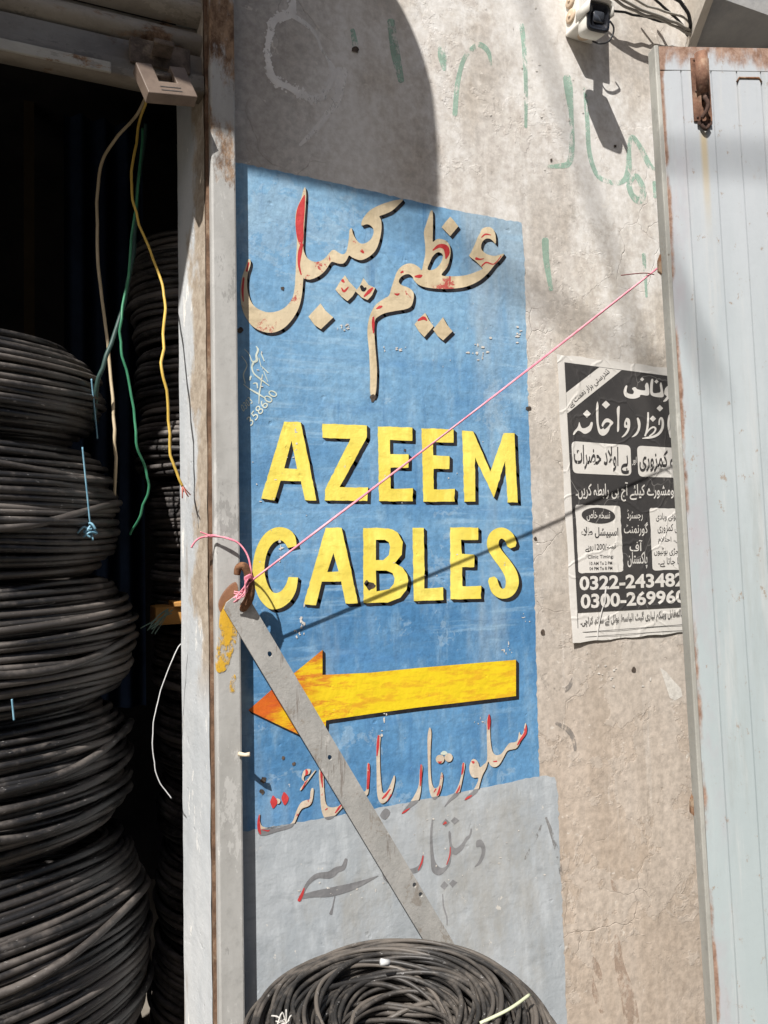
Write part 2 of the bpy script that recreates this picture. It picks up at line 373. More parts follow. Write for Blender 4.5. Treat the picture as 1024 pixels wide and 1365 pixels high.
# ---- painted sign on the wall
L = Lay(1, 0, 0)
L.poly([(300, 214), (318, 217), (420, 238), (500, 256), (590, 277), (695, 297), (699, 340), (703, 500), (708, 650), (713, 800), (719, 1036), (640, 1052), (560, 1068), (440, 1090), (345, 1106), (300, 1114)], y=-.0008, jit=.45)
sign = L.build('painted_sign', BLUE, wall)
L = Lay(1, 0, 0)
L.poly([(300, 1113), (345, 1105), (440, 1089), (560, 1067), (640, 1051), (722, 1034), (740, 1036), (744, 1060), (747, 1160), (752, 1260), (757, 1400), (764, 1600), (300, 1600)], y=-.0015, jit=.5)
gp = L.build('grey_patch', GREY, wall); gp['label'] = 'pale grey cover paint below the blue sign'
K2, O2 = 2.438, (310, 530)
SH = (4.5, 4.1)
A_ = [
 ([(168,78),(222,80),(273,334),(236,334),(222,272),(156,270),(137,334),(93,328)], [[(192,140),(210,232),(168,230)]]),
 ([(292,85),(437,90),(437,128),(348,292),(440,292),(438,336),(300,334),(300,300),(384,134),(292,131)], []),
 ([(472,94),(585,97),(585,140),(512,138),(512,184),(572,184),(572,228),(513,228),(515,297),(586,295),(586,337),(476,336)], []),
 ([(614,100),(719,103),(719,146),(652,145),(652,188),(705,190),(705,232),(653,232),(655,299),(722,297),(722,338),(620,338)], []),
 ([(746,107),(782,109),(838,240),(881,116),(916,116),(927,341),(894,341),(886,205),(850,326),(788,195),(789,338),(753,338)], []),
 ([(303,423),(355,423),(408,668),(368,670),(353,598),(290,598),(272,675),(231,672)], [[(328,505),(345,565),(308,567)]]),
 ([(425,424),(495,424),(520,428),(538,440),(553,470),(550,510),(528,538),(552,552),(568,575),(571,595),(565,625),(545,650),(505,665),(425,668)], [[(466,462),(495,462),(508,470),(512,485),(508,512),(490,528),(466,528)], [(466,562),(500,562),(520,570),(527,588),(524,605),(510,622),(468,630)]]),
 ([(585,423),(622,423),(624,620),(685,617),(685,658),(589,661)], []),
 ([(707,422),(799,422),(799,462),(743,463),(745,508),(786,510),(786,551),(746,551),(748,614),(808,612),(808,654),(708,655)], []),
]
for pts, hol in A_:
    L = Lay(K2, *O2); L.poly(pts, hol, shadow=SH, sm=1, jit=.22); L.build('letter', [YELLOW, BLACK], sign)
L = Lay(5.12, 250, 690)
L.poly([(745,192),(745,190),(735,130),(700,85),(640,65),(580,75),(520,120),(470,210),(445,330),(450,430),(480,530),(520,590),(570,625),(640,615),(700,570),(740,500),(754,415),(755,410),(751,408),(695,405),(690,405),(688,410),(670,460),(640,500),(600,515),(565,490),(535,420),(525,340),(540,250),(570,190),(605,160),(640,155),(665,175),(683,203),(685,207),(690,206)], shadow=SH, sm=1, smooth=True)
L.build('letter', [YELLOW, BLACK], sign)
L = Lay(K2, *O2); L.rib([(908,478,32),(897,452,34),(874,440,36),(852,452,38),(846,480,38),(860,508,38),(886,542,40),(905,575,42),(909,605,42),(898,630,36),(876,637,32),(856,624,32),(845,592,30)], shadow=SH, sm=1)
L.build('letter', [YELLOW, BLACK], sign)
# red underpaint wear on big urdu words
L = Lay(4.452, 315, 240)
L.poly([(985,115),(930,122),(860,145),(800,175),(765,210),(745,245),(745,270),(775,262),(800,272),(815,295),(812,325),(795,355),(765,375),(735,375),(710,350),(692,315),(685,285),(672,300),(668,350),(655,420),(635,440),(610,432),(590,418),(572,415),(555,430),(530,460),(500,480),(465,485),(430,470),(408,440),(398,400),(400,340),(405,250),(412,150),(415,90),(410,45),(400,55),(385,110),(362,165),(352,210),(352,280),(360,360),(355,480),(350,600),(342,670),(325,715),(290,755),(245,778),(190,785),(140,770),(100,740),(75,690),(65,630),(68,560),(85,500),(82,472),(68,475),(50,530),(32,590),(25,680),(35,760),(60,820),(100,870),(160,900),(220,905),(280,880),(330,830),(370,760),(390,680),(398,590),(405,585),(440,590),(490,570),(530,535),(560,490),(580,487),(605,495),(635,495),(655,475),(670,448),(690,460),(735,475),(780,460),(825,420),(850,360),(862,290),(860,240),(850,215),(875,205),(920,185),(955,155),(985,125)], shadow=(3.0, 4.0), sm=1, smooth=True)
for d in ([(500,732),(530,775),(576,815),(540,850),(503,885),(465,860),(428,810),(460,775)], [(645,565),(672,605),(715,650),(690,690),(660,718),(625,692),(588,650),(615,605)], [(755,582),(785,622),(825,640),(805,685),(780,712),(745,697),(708,660),(735,625)]):
    L.poly(d, shadow=(3.0, 4.0), sm=1)
L.rib([(405,90,6),(385,170,44),(376,260,48),(380,340,38),(384,385,12)], y=-.0036, m=2)
L.rib([(390,380,16),(378,430,24),(372,500,14),(385,560,8)], y=-.0036, m=2); L.rib([(75,490,8),(62,540,12)], y=-.0036, m=2)
L.rib([(45,580,10),(38,650,14),(42,720,6)], y=-.0036, m=2)
L.rib([(745,410,4),(755,430,10),(740,420,10)], y=-.0036, m=2); L.rib([(625,640,6),(640,660,14),(665,635,6)], y=-.0036, m=2)
L.rib([(630,595,18),(640,605,10)], y=-.0036, m=2); L.rib([(742,630,18),(755,650,24),(770,640,10)], y=-.0036, m=1); L.rib([(760,690,10),(790,660,20),(810,640,8)], y=-.0036, m=2)
L.build('urdu_word', [CREAM, BLACK, RED], sign)
L = Lay(4.79, 475, 260)
L.poly([(790,245),(800,220),(820,207),(850,204),(875,220),(888,250),(892,290),(888,310),(870,290),(850,278),(825,280),(805,300),(797,330),(803,352),(830,375),(860,385),(890,388),(935,375),(942,380),(915,415),(880,450),(840,500),(780,550),(700,585),(610,598),(520,598),(440,588),(395,570),(370,545),(358,520),(335,505),(305,510),(280,530),(272,555),(290,575),(330,590),(358,610),(368,640),(360,690),(345,715),(310,730),(250,740),(180,755),(135,780),(120,800),(115,850),(120,950),(132,1100),(130,1200),(125,1260),(112,1290),(95,1280),(88,1250),(88,1150),(82,1000),(72,900),(75,820),(95,750),(130,695),(180,660),(210,640),(225,590),(245,530),(260,490),(290,455),(330,437),(370,442),(405,465),(418,480),(430,430),(440,380),(440,320),(432,240),(445,190),(465,130),(475,102),(488,105),(490,180),(488,290),(492,298),(520,280),(560,285),(590,310),(602,350),(598,400),(580,460),(545,510),(600,518),(680,515),(740,500),(800,475),(806,468),(790,450),(760,420),(722,390),(730,370),(755,320),(775,270)],
       [[(520,365),(548,375),(552,400),(535,440),(505,470),(470,480),(455,470),(470,430),(490,390)]], shadow=(3.2, 4.2), sm=1, smooth=True)
for d in ([(600,138),(628,168),(652,200),(600,262),(545,205),(570,172)], [(440,752),(462,795),(494,838),(435,907),(400,870),(372,825),(405,785)], [(553,780),(580,828),(615,870),(555,928),(520,900),(490,858),(520,822)]):
    L.poly(d, shadow=(3.2, 4.2), sm=1)
for r in ([(490,352,8),(530,325,22),(570,335,34),(580,370,32),(572,405,8)], [(375,520,10),(405,518,22),(420,512,8)], [(110,775,10),(108,820,18),(110,880,8)], [(765,405,18),(790,410,10),(815,405,4)], [(395,800,10),(430,785,22),(450,800,8)], [(130,725,8),(150,715,18),(165,710,8)], [(245,630,6),(262,635,14),(275,628,6)], [(800,270,6),(825,250,10),(860,255,4)], [(285,495,10),(298,488,14)], [(800,455,6),(830,430,10),(880,440,6),(925,390,5)]):
    L.rib(r, y=-.0036, m=2)
L.build('urdu_word', [CREAM, BLACK, RED], sign)
# arrow
ax0, ax1 = W(331, 946)[0], W(688, 900)[0]
ARROW = mat_arrow(ax0, ax1)
L = Lay(2.2756, 310, 850)
L.poly([(48,220),(120,157),(190,105),(273,37),(273,113),(420,106),(560,92),(750,76),(860,67),(860,177),(700,196),(560,212),(420,231),(284,251),(278,330),(215,300),(120,255)], shadow=(4.2, 4.6), sm=1)
L.build('arrow', [ARROW, BLACK], sign)
# third line, partly painted over by the grey
def clip(P, below):
    a = np.array((345, 1106.0)); b = np.array((719, 1036.0)); n = np.array((-(b-a)[1], (b-a)[0]))   # +n is down
    sgn = 1 if below else -1; out = []
    D = [sgn*np.dot(p-a, n) for p in P]
    for i in range(len(P)):
        j = (i+1) % len(P)
        if D[i] >= 0: out.append(P[i])
        if D[i]*D[j] < 0: out.append(P[i]+(P[j]-P[i])*D[i]/(D[i]-D[j]))
    return np.array(out)
def worded(k, o, polys, reds, extra=()):
    L = Lay(k, *o)
    for p in polys:
        P = cr(L.px(p), 3, True)
        for below, m in ((False, 0), (True, 2)):
            Q = clip(P, below)
            if len(Q) > 2:
                L.fill(Q, [], -.003, m)
                if m == 0: L.fill(Q+np.array((1.2, 1.1)), [], -.0022, 3)
    for r in reds: L.rib(r, y=-.0036, m=1)
    for r, m in extra: L.rib(r, y=-.0032, m=m)
    return L.build('urdu_word', [CREAM2, RED, OLDGREY, BLACK, SCRIB], sign)
k5, o5 = 4.655, (500, 940)
worded(k5, o5, [[(708,55),(716,90),(714,160),(718,230),(730,290),(755,310),(785,300),(810,265),(835,235),(865,230),(885,215),(895,165),(905,185),(920,170),(932,110),(942,140),(935,180),(910,215),(880,265),(850,275),(820,285),(795,330),(770,370),(740,385),(715,372),(703,350),(690,390),(665,440),(648,500),(635,540),(590,575),(555,592),(570,565),(605,535),(635,480),(640,450),(610,450),(590,425),(585,380),(600,340),(620,335),(640,355),(650,385),(672,370),(695,340),(695,250),(693,150),(695,90)],
  [(550,355),(558,375),(545,450),(530,520),(515,560),(470,595),(430,632),(455,590),(490,550),(520,490),(538,420),(540,370)]],
  [[(708,60,8),(707,100,20),(705,148,12)], [(548,360,8),(544,405,13),(538,430,6)], [(938,125,5),(932,172,16),(905,212,13),(885,245,8)], [(600,350,6),(612,355,18)], [(560,585,8),(580,572,14),(600,560,6)], [(505,545,8),(520,520,12),(528,495,4)], [(735,350,6),(755,348,10)]])
worded(k5, o5, [[(340,138),(350,170),(345,280),(345,400),(352,480),(370,515),(395,500),(405,450),(412,415),(422,440),(415,500),(400,550),(380,582),(360,582),(340,540),(332,470),(328,350),(325,220),(330,165)],
  [(287,368),(295,385),(290,450),(283,540),(265,600),(215,640),(168,675),(175,655),(215,605),(250,550),(272,490),(278,400)],
  [(377,335),(385,315),(403,308),(422,312),(430,335),(422,355),(403,362),(385,355)], [(430,325),(440,305),(456,298),(474,305),(482,325),(472,346),(456,352),(440,345)]],
  [[(286,370,8),(285,430,14),(281,500,7)], [(168,672,5),(185,660,12),(215,640,4)], [(405,500,6),(395,540,14),(385,560,8)], [(390,350,4),(402,355,12),(415,350,4)], [(365,540,5),(378,520,8)]], [([(412,300,14),(430,296,26),(446,300,12)], 4)])
worded(k5, o5, [[(22,185),(35,195),(30,260),(32,400),(40,500),(50,545),(75,530),(100,480),(118,435),(124,460),(110,530),(85,580),(50,610),(25,595),(12,540),(10,420),(8,280),(12,210)],
  [(65,640),(95,665),(65,710),(30,685)]],
  [[(22,190,12),(18,250,17),(12,315,6)], [(45,580,8),(65,560,14),(95,520,6)], [(75,595,4),(100,555,8)]])
k4, o4 = 5.12, (330, 940)
worded(k4, o4, [[(495,420),(520,430),(520,500),(525,600),(535,670),(560,695),(600,695),(640,670),(700,560),(790,590),(812,560),(815,420),(825,393),(835,420),(830,520),(826,590),(810,620),(760,640),(700,640),(655,690),(610,740),(575,775),(540,780),(515,750),(500,680),(495,580),(487,480)]],
  [[(826,400,12),(826,480,19),(820,570,14)], [(505,430,12),(505,480,16),(512,560,6)], [(600,735,8),(625,700,14),(640,680,6)], [(530,715,5),(545,705,8)]])
worded(k4, o4, [[(440,565),(452,580),(440,660),(415,690),(375,705),(350,740),(320,810),(290,840),(200,865),(120,890),(80,885),(68,840),(70,780),(85,742),(85,790),(100,825),(150,840),(220,835),(280,815),(310,790),(335,720),(365,665),(400,648),(425,640),(430,590)],
  [(405,435),(430,440),(420,470),(390,480),(385,510),(400,515),(455,450),(460,455),(370,575),(360,570),(390,525),(370,505),(380,455)], [(200,635),(225,650),(215,672),(195,668)]],
  [[(80,750,6),(76,800,18),(80,850,20),(90,880,8)], [(100,850,4),(140,858,10),(150,850,3)], [(175,622,14),(180,660,50),(175,698,16)], [(250,598,14),(256,635,50),(255,675,18)], [(372,572,5),(395,530,9),(410,510,3)], [(400,440,10),(405,460,20),(395,480,4)]])
# painted-over words on grey
L = Lay(3.657, 385, 1080)
for p in ([(915,150),(940,145),(958,180),(955,220),(935,260),(905,278),(925,250),(940,210),(935,180),(915,180)],
  [(705,38),(700,120),(705,200),(715,250),(740,280),(775,265),(785,200),(778,110),(790,110),(795,165),(815,185),(845,160),(865,130),(880,120),(888,88),(893,100),(885,130),(865,155),(850,190),(815,218),(795,215),(788,260),(765,295),(735,318),(700,300),(692,240),(688,130),(695,60)],
  [(458,285),(475,300),(520,355),(490,358),(460,330)]): L.poly(p, y=-.0024, smooth=True)
for p in ([(765,40),(785,60),(765,82),(748,62)], [(808,32),(832,50),(808,70),(790,52)], [(758,345),(778,365),(758,388),(738,370)], [(800,338),(822,352),(798,378),(782,358)]): L.poly(p, y=-.0024)
for r in ([(655,222,8),(645,265,16),(620,292,26),(570,300,20)], [(280,240,16),(265,280,24),(235,290,30),(200,315,36),(140,320,26),(100,350,20),(75,390,14),(55,440,14)],
          [(225,420,6),(215,470,8),(205,505,16)], [(750,410,4),(755,470,7),(770,520,7),(772,560,4)]): L.rib(r, y=-.0024)
L.rib([(55,425,20),(120,410,30),(200,400,44),(300,375,36),(380,345,18),(435,320,4)], y=-.0028)
for r in ([(75,380,6),(65,410,14),(50,440,16)], [(655,222,5),(648,255,8),(632,292,4)], [(788,180,4),(785,220,6),(770,265,4)], [(752,70,3),(765,60,14)], [(462,290,6),(468,315,10)]): L.rib(r, y=-.0032, m=1)
ow = L.build('urdu_word', [OLDGREY, RED], gp); ow['label'] = 'grey ghost of painted over lettering'
# signwriter's scribble at left of the sign
L = Lay(8.525, 320, 430)
for r in ([(185,270,8),(205,310,22),(185,370,22),(190,430,30),(140,440,16),(105,360,8),(50,300,8)], [(150,460,26),(135,510,18),(160,580,16),(230,640,18),(330,715,8)], [(255,590,10),(235,720,14),(220,800,16),(215,920,8)],
          [(40,700,8),(105,750,12),(200,805,20),(295,865,8)], [(125,610,20),(110,650,22)], [(150,690,10),(190,690,16),(200,745,12)], [(240,350,12),(275,435,12)], [(215,400,8),(240,500,8)], [(250,500,8),(320,570,12)], [(270,550,8),(315,670,8)], [(20,380,8),(80,480,10),(40,590,14),(60,690,10)]):
    L.rib(r, y=-.0028)
scr = L.build('scribble', SCRIB, sign)
# drips of red below the left word, dark smudges, chips
L = Lay(4.452, 315, 240)
for x, a, b in ((182, 800, 925), (236, 780, 925), (262, 880, 915), (490, 570, 600)): L.rib([(x, a, 6), (x-2, (a+b)/2, 8), (x-4, b, 4)], y=-.0037)
L.build('paint_drips', INKRED, sign)

# ---- text via the built-in font
JF = {}
def forms(b, n, lo=None):  # isolated code, number of forms
    return [b, b+1]+([b+2, b+3] if n == 4 else [None, None])
for ch, b, n in (('ا',0xFE8D,2),('آ',0xFE81,2),('ب',0xFE8F,4),('پ',0xFB56,4),('ت',0xFE95,4),('ٹ',0xFB66,4),('ج',0xFE9D,4),('چ',0xFB7A,4),('ح',0xFEA1,4),('خ',0xFEA5,4),('د',0xFEA9,2),('ڈ',0xFB88,2),
    ('ر',0xFEAD,2),('ڑ',0xFB8C,2),('ز',0xFEAF,2),('س',0xFEB1,4),('ش',0xFEB5,4),('ص',0xFEB9,4),('ض',0xFEBD,4),('ط',0xFEC1,4),('ظ',0xFEC5,4),('ع',0xFEC9,4),('ف',0xFED1,4),('ق',0xFED5,4),('ک',0xFB8E,4),('گ',0xFB92,4),
    ('ل',0xFEDD,4),('م',0xFEE1,4),('ن',0xFEE5,4),('ں',0xFB9E,2),('و',0xFEED,2),('ہ',0xFBA6,4),('ھ',0xFBAA,4),('ی',0xFBFC,4),('ے',0xFBAE,2),('ئ',0xFE89,4)): JF[ch] = forms(b, n)
JF['ء'] = [0xFE80, None, None, None]
def shape(t):
    t = t.replace('لا', '\uFEFB'); JF['\uFEFB'] = [0xFEFB, 0xFEFC, None, None]
    out = []
    for i, ch in enumerate(t):
        if ch not in JF: out.append(ch); continue
        prev = t[i-1] if i else ' '; nxt = t[i+1] if i+1 < len(t) else ' '
        jp = prev in JF and JF[prev][2] is not None and JF[ch][1] is not None
        jn = JF[ch][2] is not None and nxt in JF and JF[nxt][1] is not None
        F = JF[ch]; out.append(chr(F[3] if jp and jn else F[1] if jp else F[2] if jn else F[0]))
    s = ''.join(out[::-1])
    import re
    return re.sub(r'[0-9/\-]+', lambda m: m.group()[::-1], s)
def textmesh(s, off=0.0):
    c = bpy.data.curves.new('t', 'FONT'); c.body = s; c.offset = off; c.resolution_u = 3
    o = bpy.data.objects.new('t', c); COL.objects.link(o)
    dg = bpy.context.evaluated_depsgraph_get(); dg.update(); ev = o.evaluated_get(dg); m = ev.to_mesh()
    v = np.array([x.co[:2] for x in m.vertices]); fs = [tuple(p.vertices) for p in m.polygons]
    ev.to_mesh_clear(); bpy.data.objects.remove(o); bpy.data.curves.remove(c)
    lo, hi = v.min(0), v.max(0); return (v-lo)/(hi-lo), fs
def text(name, s, quad, k, o, mat, parent, y, off=0.0, urdu=False):
    """quad: TL, TR, BR, BL measured on the photograph"""
    y = y*.35 if y > -.00405 else y
    v, fs = textmesh(shape(s) if urdu else s, off); Q = np.array(quad, float)
    mb = MB(); P = []
    for a, b in v:
        q = (Q[3]*(1-a)+Q[2]*a)*(1-b)+(Q[0]*(1-a)+Q[1]*a)*b
        P.append(W(q[0]/k+o[0], q[1]/k+o[1], y))
    nf = []
    for t in fs:
        A, B, Cc = (Vector(P[i]) for i in t[:3])
        nf.append(t if (B-A).cross(Cc-A).y < 0 else t[::-1])
    mb.add(P, nf); return mb.build(name, mat, parent)
text('scribbled_number', '358600', [(70,1095),(350,755),(440,805),(125,1180)], 8.525, (320, 430), SCRIB, sign, -.0028)
text('scribbled_number', '0303', [(5,945),(100,835),(150,905),(35,1020)], 8.525, (320, 430), SCRIB, sign, -.0028)

# ---- spray marks and chalk on bare plaster
L = Lay(3.012, 560, 30)
for r in ([(85,100,25),(90,140,35),(98,190,12)], [(140,370,20),(150,250,20),(175,150,18),(215,100,20),(245,90,22),(275,120,18),(285,170,8)], [(408,10,20),(418,100,18),(425,250,16),(425,420,12)],
          [(590,220,32),(597,270,34),(608,380,18),(610,500,22),(600,560,24),(570,575,22),(500,578,10)], [(660,240,12),(672,400,18),(680,520,18),(710,610,18),(760,640,18),(810,640,20),(836,600,26),(840,500,16),(852,458,18),(890,510,20),(920,570,22),(945,590,10)],
          [(840,640,25),(865,615,22),(890,650,22),(895,690,28),(878,715,30),(850,690,22),(838,650,22)], [(940,640,14),(945,700,16)]): L.rib(r, y=-.0012-.0004*random.random())
L.o = (700, 0); L.k = 3.16
for r in ([(85,1010,30),(90,1100,26),(110,1220,18)], [(500,1070,16),(506,1150,14),(512,1250,10)]): L.rib(r, y=-.0012)
L.o = (0, 0); L.k = 1
for r in ([(521,28,10),(527,70,12),(535,108,8)], [(470,40,6),(474,60,8)]): L.rib(r, y=-.0012)
gr = L.build('spray_marks', GREEN, wall); gr['label'] = 'faded green spray painted strokes'
L = Lay(2.2756, 310, 0)
for r in ([(185,0,14),(175,40,30),(130,60,22),(112,110,18),(108,180,16),(125,240,22),(165,262,16),(200,280,22),(240,300,20),(270,295,16),(292,262,14),(305,220,22),(290,180,10),(270,150,8),(255,110,10),(225,75,14),(180,45,16)], [(330,215,40),(320,300,24),(290,345,20),(250,395,18),(205,440,10)]): L.rib(r, y=-.0014)
rq = np.random.default_rng(21)
ringp = cr([(391,0),(386,18),(367,26),(359,48),(357,79),(365,105),(382,115),(398,123),(415,132),(429,130),(438,115),(444,97)], 10)
for q in list(ringp)+list(ringp)+[(447,110),(440,130),(430,150)]:
    for _ in range(2):
        x, y = (np.array(q)-L.o)*1.0; x, y = q[0]+rq.normal(0, 3.0), q[1]+rq.normal(0, 3.4); r = rq.uniform(.6, 2.6)
        x2, y2 = (x-310)*2.2756, y*2.2756
        L.poly([(x2+2.2756*r*rq.uniform(.5, 1.4)*math.cos(a), y2+2.2756*r*rq.uniform(.5, 1.5)*math.sin(a)) for a in np.linspace(0, 6.28, 8)[:-1]], y=-.002-.001*rq.random())
ch = L.build('plaster_scuffs', CHALK, wall)
STAIN = mat_worn('brown_damp', (.30, .20, .14), .62, strength=.35); SMUDGE = mat_worn('grey_smudge', (.18, .17, .16), .55, strength=.55)
L = Lay(1, 0, 0)
for p in ([(819,1248),(826,1252),(832,1285),(842,1312),(850,1345),(856,1400),(838,1400),(828,1330),(820,1290)], [(790,1276),(797,1282),(803,1300),(800,1306),(792,1294)], [(814,1172),(820,1178),(823,1188),(817,1186)], [(790,1300),(796,1320),(806,1345),(800,1350),(790,1325)]): L.poly(p, y=-.0011, smooth=True)
L.build('damp_stains', STAIN, wall)
L = Lay(1, 0, 0)
for r in ([(722,900,4),(730,914,6),(745,922,7),(758,916,6),(764,904,4)], [(742,964,5),(756,972,7),(764,984,6),(767,1000,4)], [(728,1090,3),(736,1112,5),(744,1140,6),(748,1165,4)], [(700,1145,3),(714,1118,4),(722,1100,2)], [(731,846,3),(740,848,4)]): L.rib(r, y=-.0046*.5)
L.build('smudges', SMUDGE, wall)
HOLE = mat_plain('broken_plaster', (.03, .024, .02), (.12, .09, .07), 60, .95, .5)
L = Lay(1, 0, 0)
for (x, y, r) in ((474,66,6),(705,544,4),(497,530,6),(494,781,7),(489,777,4),(714,718,3.5),(735,213,2.5),(377,384,3),(820,195,3),(378,1010,3),(392,1018,3),(351,1040,5),(349,1055,4),(320,440,5),(845,893,4),(724,843,4),(540,600,2)):
    rg = np.random.default_rng(int(x*7+y)); L.poly([(x+r*rg.uniform(.5, 1.1)*math.cos(a), y+r*rg.uniform(.5, 1.2)*math.sin(a)) for a in np.linspace(0, 6.28, 10)[:-1]], y=-.0039)
L.build('nail_holes', HOLE, wall)
CHIP = mat_plain('exposed_plaster', (.50, .47, .43), (.66, .63, .58), 60, .95, .5)
L = Lay(1, 0, 0)
rg = np.random.default_rng(3)
def chipset(cx_, cy_, n, sx, sy, r0):
    for _ in range(n):
        x, y = rg.normal(cx_, sx), rg.normal(cy_, sy); r = r0*rg.uniform(.3, 1.2); e = rg.uniform(.5, 1.6)
        L.poly([(x+r*e*rg.uniform(.5, 1.2)*math.cos(a), y+r/e*rg.uniform(.5, 1.2)*math.sin(a)) for a in np.linspace(0, 6.28, 9)[:-1]], y=-.00385-.0001*rg.random())
for a in ((638,466,16,8,6,2.2),(690,445,8,4,4,2),(372,722,8,3,14,2),(402,830,10,2,8,2.2),(398,845,6,4,3,1.6),(525,466,9,8,2,1.6),(460,437,10,6,3,1.5),(678,870,7,3,10,1.8),(700,822,6,4,4,1.4),(395,590,7,2,12,1.6),(350,490,6,3,12,1.4),(512,965,5,2,10,3),(640,960,8,12,4,1.4),(365,650,10,20,40,1.2),(560,720,14,90,60,1.0),(560,450,14,90,60,1.0),(600,1120,18,60,30,1.4),(470,1190,20,40,10,1.4),(820,900,14,30,20,2),(720,120,20,60,60,1.6)): chipset(*a)
L.poly([(880,890),(888,895),(896,905),(908,918),(910,928),(900,934),(893,930),(888,915)], y=-.0012)
L.build('plaster_chips', CHIP, wall)

# ================================================================ POSTER
def mat_poster(name, a, b):
    M = Mat(name); wv = M.warp(5, .18, 4)
    c = M.mix(M.ramp(M.noise(5, 6, .7), .32, .68), a, b)
    f = M.ramp(M.noise(9, 7, .75, M.vec((1, 1, .5), (3, 3, 3))), .60, .66); c = M.mix(M.mul(f, .22), c, (.45, .42, .38))
    wr = M.ramp(M.vor(9, wv), 0, .05, 1, 0); fold = M.mul(M.ramp(M.vor(5, wv), 0, .006, 1, 0), M.ramp(M.noise(6, 3), .45, .6)); c = M.mix(M.mul(fold, .35), c, (.55, .53, .50))
    return M.done(c, .72, M.bump(M.math('ADD', M.mul(wr, .5), M.math('ADD', M.noise(10, 4, .55), M.mul(M.noise(50, 4, .6), .12))), .32, .005))
PAPER = mat_poster('poster_paper', (.57, .545, .505), (.65, .625, .59))
INK = mat_poster('printed_black', (.036, .034, .034), (.055, .051, .049))
YP = -.004
L = Lay(1, 0, 0)
L.mb = MB()
TL, TR, BR, BL = (np.array(q) for q in ((742, 472.), (1000, 504.), (1004, 834.), (763, 857.)))
nu, nv = 24, 30; V = []
for j in range(nv+1):
    for i in range(nu+1):
        a, b = i/nu, j/nv; q = (TL*(1-a)+TR*a)*(1-b)+(BL*(1-a)+BR*a)*b
        V.append(W(q[0]+(.7*math.sin(b*21) if i == 0 else 0), q[1]+(.8*math.sin(a*40) if j in (0, nv) else 0), YP+.0012-.0022*max(0, b-.93)/.07*(.5+.5*math.sin(a*17))-(.006*(1-a*12)*(b-.9)*10 if a < .083 and b > .9 else 0)))
MBp = MB(); MBp.add(V, [(j*(nu+1)+i, (j+1)*(nu+1)+i, (j+1)*(nu+1)+i+1, j*(nu+1)+i+1) for j in range(nv) for i in range(nu)], 0, True)
poster = MBp.build('poster', PAPER)
tag(poster, 'black and white printed Urdu clinic poster pasted on the plaster beside the metal door', 'poster')
Y1, Y2, Y3, Y4 = YP-.0004, YP-.0009, YP-.0014, YP-.0019
c1 = (6.4, (745, 475)); c2 = (6.606, (755, 580)); c3 = (6.606, (760, 665)); c4 = (6.206, (755, 755))
def pp(c, p): return [(q[0]/c[0]+c[1][0], q[1]/c[0]+c[1][1]) for q in p]
L = Lay(1, 0, 0)
L.poly(pp(c1, [(48, 50), (920, 165)])+[(990, 507.5), (994, 803.5)]+pp(c4, [(940, 335), (92, 380)]), y=Y1)
L.build('ink_panel', INK, poster)
L = Lay(*c1[:1], *c1[1]); L.poly([(345, 93), (535, 118), (73, 487), (63, 310)], y=Y2); bn = L.build('banner', PAPER, poster)
text('slogan', 'تندرستی ہزار نعمت ہے', [(75, 395), (400, 100), (455, 150), (105, 445)], *c1, INK, poster, Y3, .004, True)
L = Lay(c1[0], *c1[1])
for p in ([(750,225),(765,245),(768,330),(700,328),(690,345),(650,360),(600,358),(565,340),(553,305),(560,270),(575,248),(585,255),(578,290),(590,315),(630,322),(640,300),(625,275),(650,262),(670,280),(715,290),(738,285),(735,250)],
          [(790,195),(806,200),(802,260),(805,310),(840,312),(868,300),(862,240),(875,225),(890,300),(892,345),(840,348),(795,335),(780,310),(780,240)],
          [(925,255),(940,260),(960,300),(950,340),(920,380),(890,385),(920,345),(915,335),(900,320),(905,280)]): L.poly(p, y=Y2, smooth=True)
for x, y, r in ((711, 196, 17), (833, 215, 18)): L.poly([(x, y-r), (x+r, y), (x, y+r), (x-r, y)], y=Y2)
L.build('headline', PAPER, poster)
L = Lay(c1[0], *c1[1])
for p in ([(285,560),(290,580),(275,630),(245,655),(215,660),(185,640),(160,635),(135,665),(122,668),(130,640),(160,605),(175,560),(185,590),(200,612),(230,610),(260,590),(272,565)],
          [(330,385),(338,420),(338,500),(340,570),(355,620),(380,610),(365,590),(375,560),(395,535),(420,530),(450,548),(465,570),(440,600),(425,640),(395,672),(365,675),(340,650),(325,590),(318,500),(320,420)],
          [(515,422),(520,450),(515,540),(515,620),(505,645),(497,630),(500,540),(495,450)], [(580,525),(605,540),(608,600),(590,650),(560,682),(535,690),(565,655),(585,615),(560,605),(558,570),(568,540)],
          [(665,530),(680,525),(697,570),(690,630),(660,675),(620,690),(655,655),(675,610),(672,570)],
          ): L.poly(p, holes=[[(378,600),(398,568),(420,562),(436,572),(418,600),(390,622)]] if p[0] == (330,385) else [[(574,556),(584,570),(582,588),(571,578)]] if p[0] == (580,525) else [], y=Y2, smooth=True)
L.rib([(762,480,14),(761,560,17),(752,630,18),(736,678,14)], y=Y2)
L.rib([(750,655,10),(775,622,13),(806,604,15),(826,618,15),(812,650,14),(775,680,12)], y=Y2-.0001)
L.rib([(856,582,12),(860,542,14),(876,526,16),(888,565,20),(880,620,22),(850,662,22),(808,685,20),(760,694,18),(715,700,8)], y=Y2-.0002)
for x, y, r in ((240, 490, 34), (402, 412, 35), (803, 532, 27), (862, 443, 28)): L.poly([(x, y-r), (x+r, y), (x, y+r), (x-r, y)], y=Y2)
L.rib([(965, 470, 8), (940, 520, 16), (938, 600, 20), (955, 690, 16)], y=Y2)
L.build('headline', PAPER, poster)
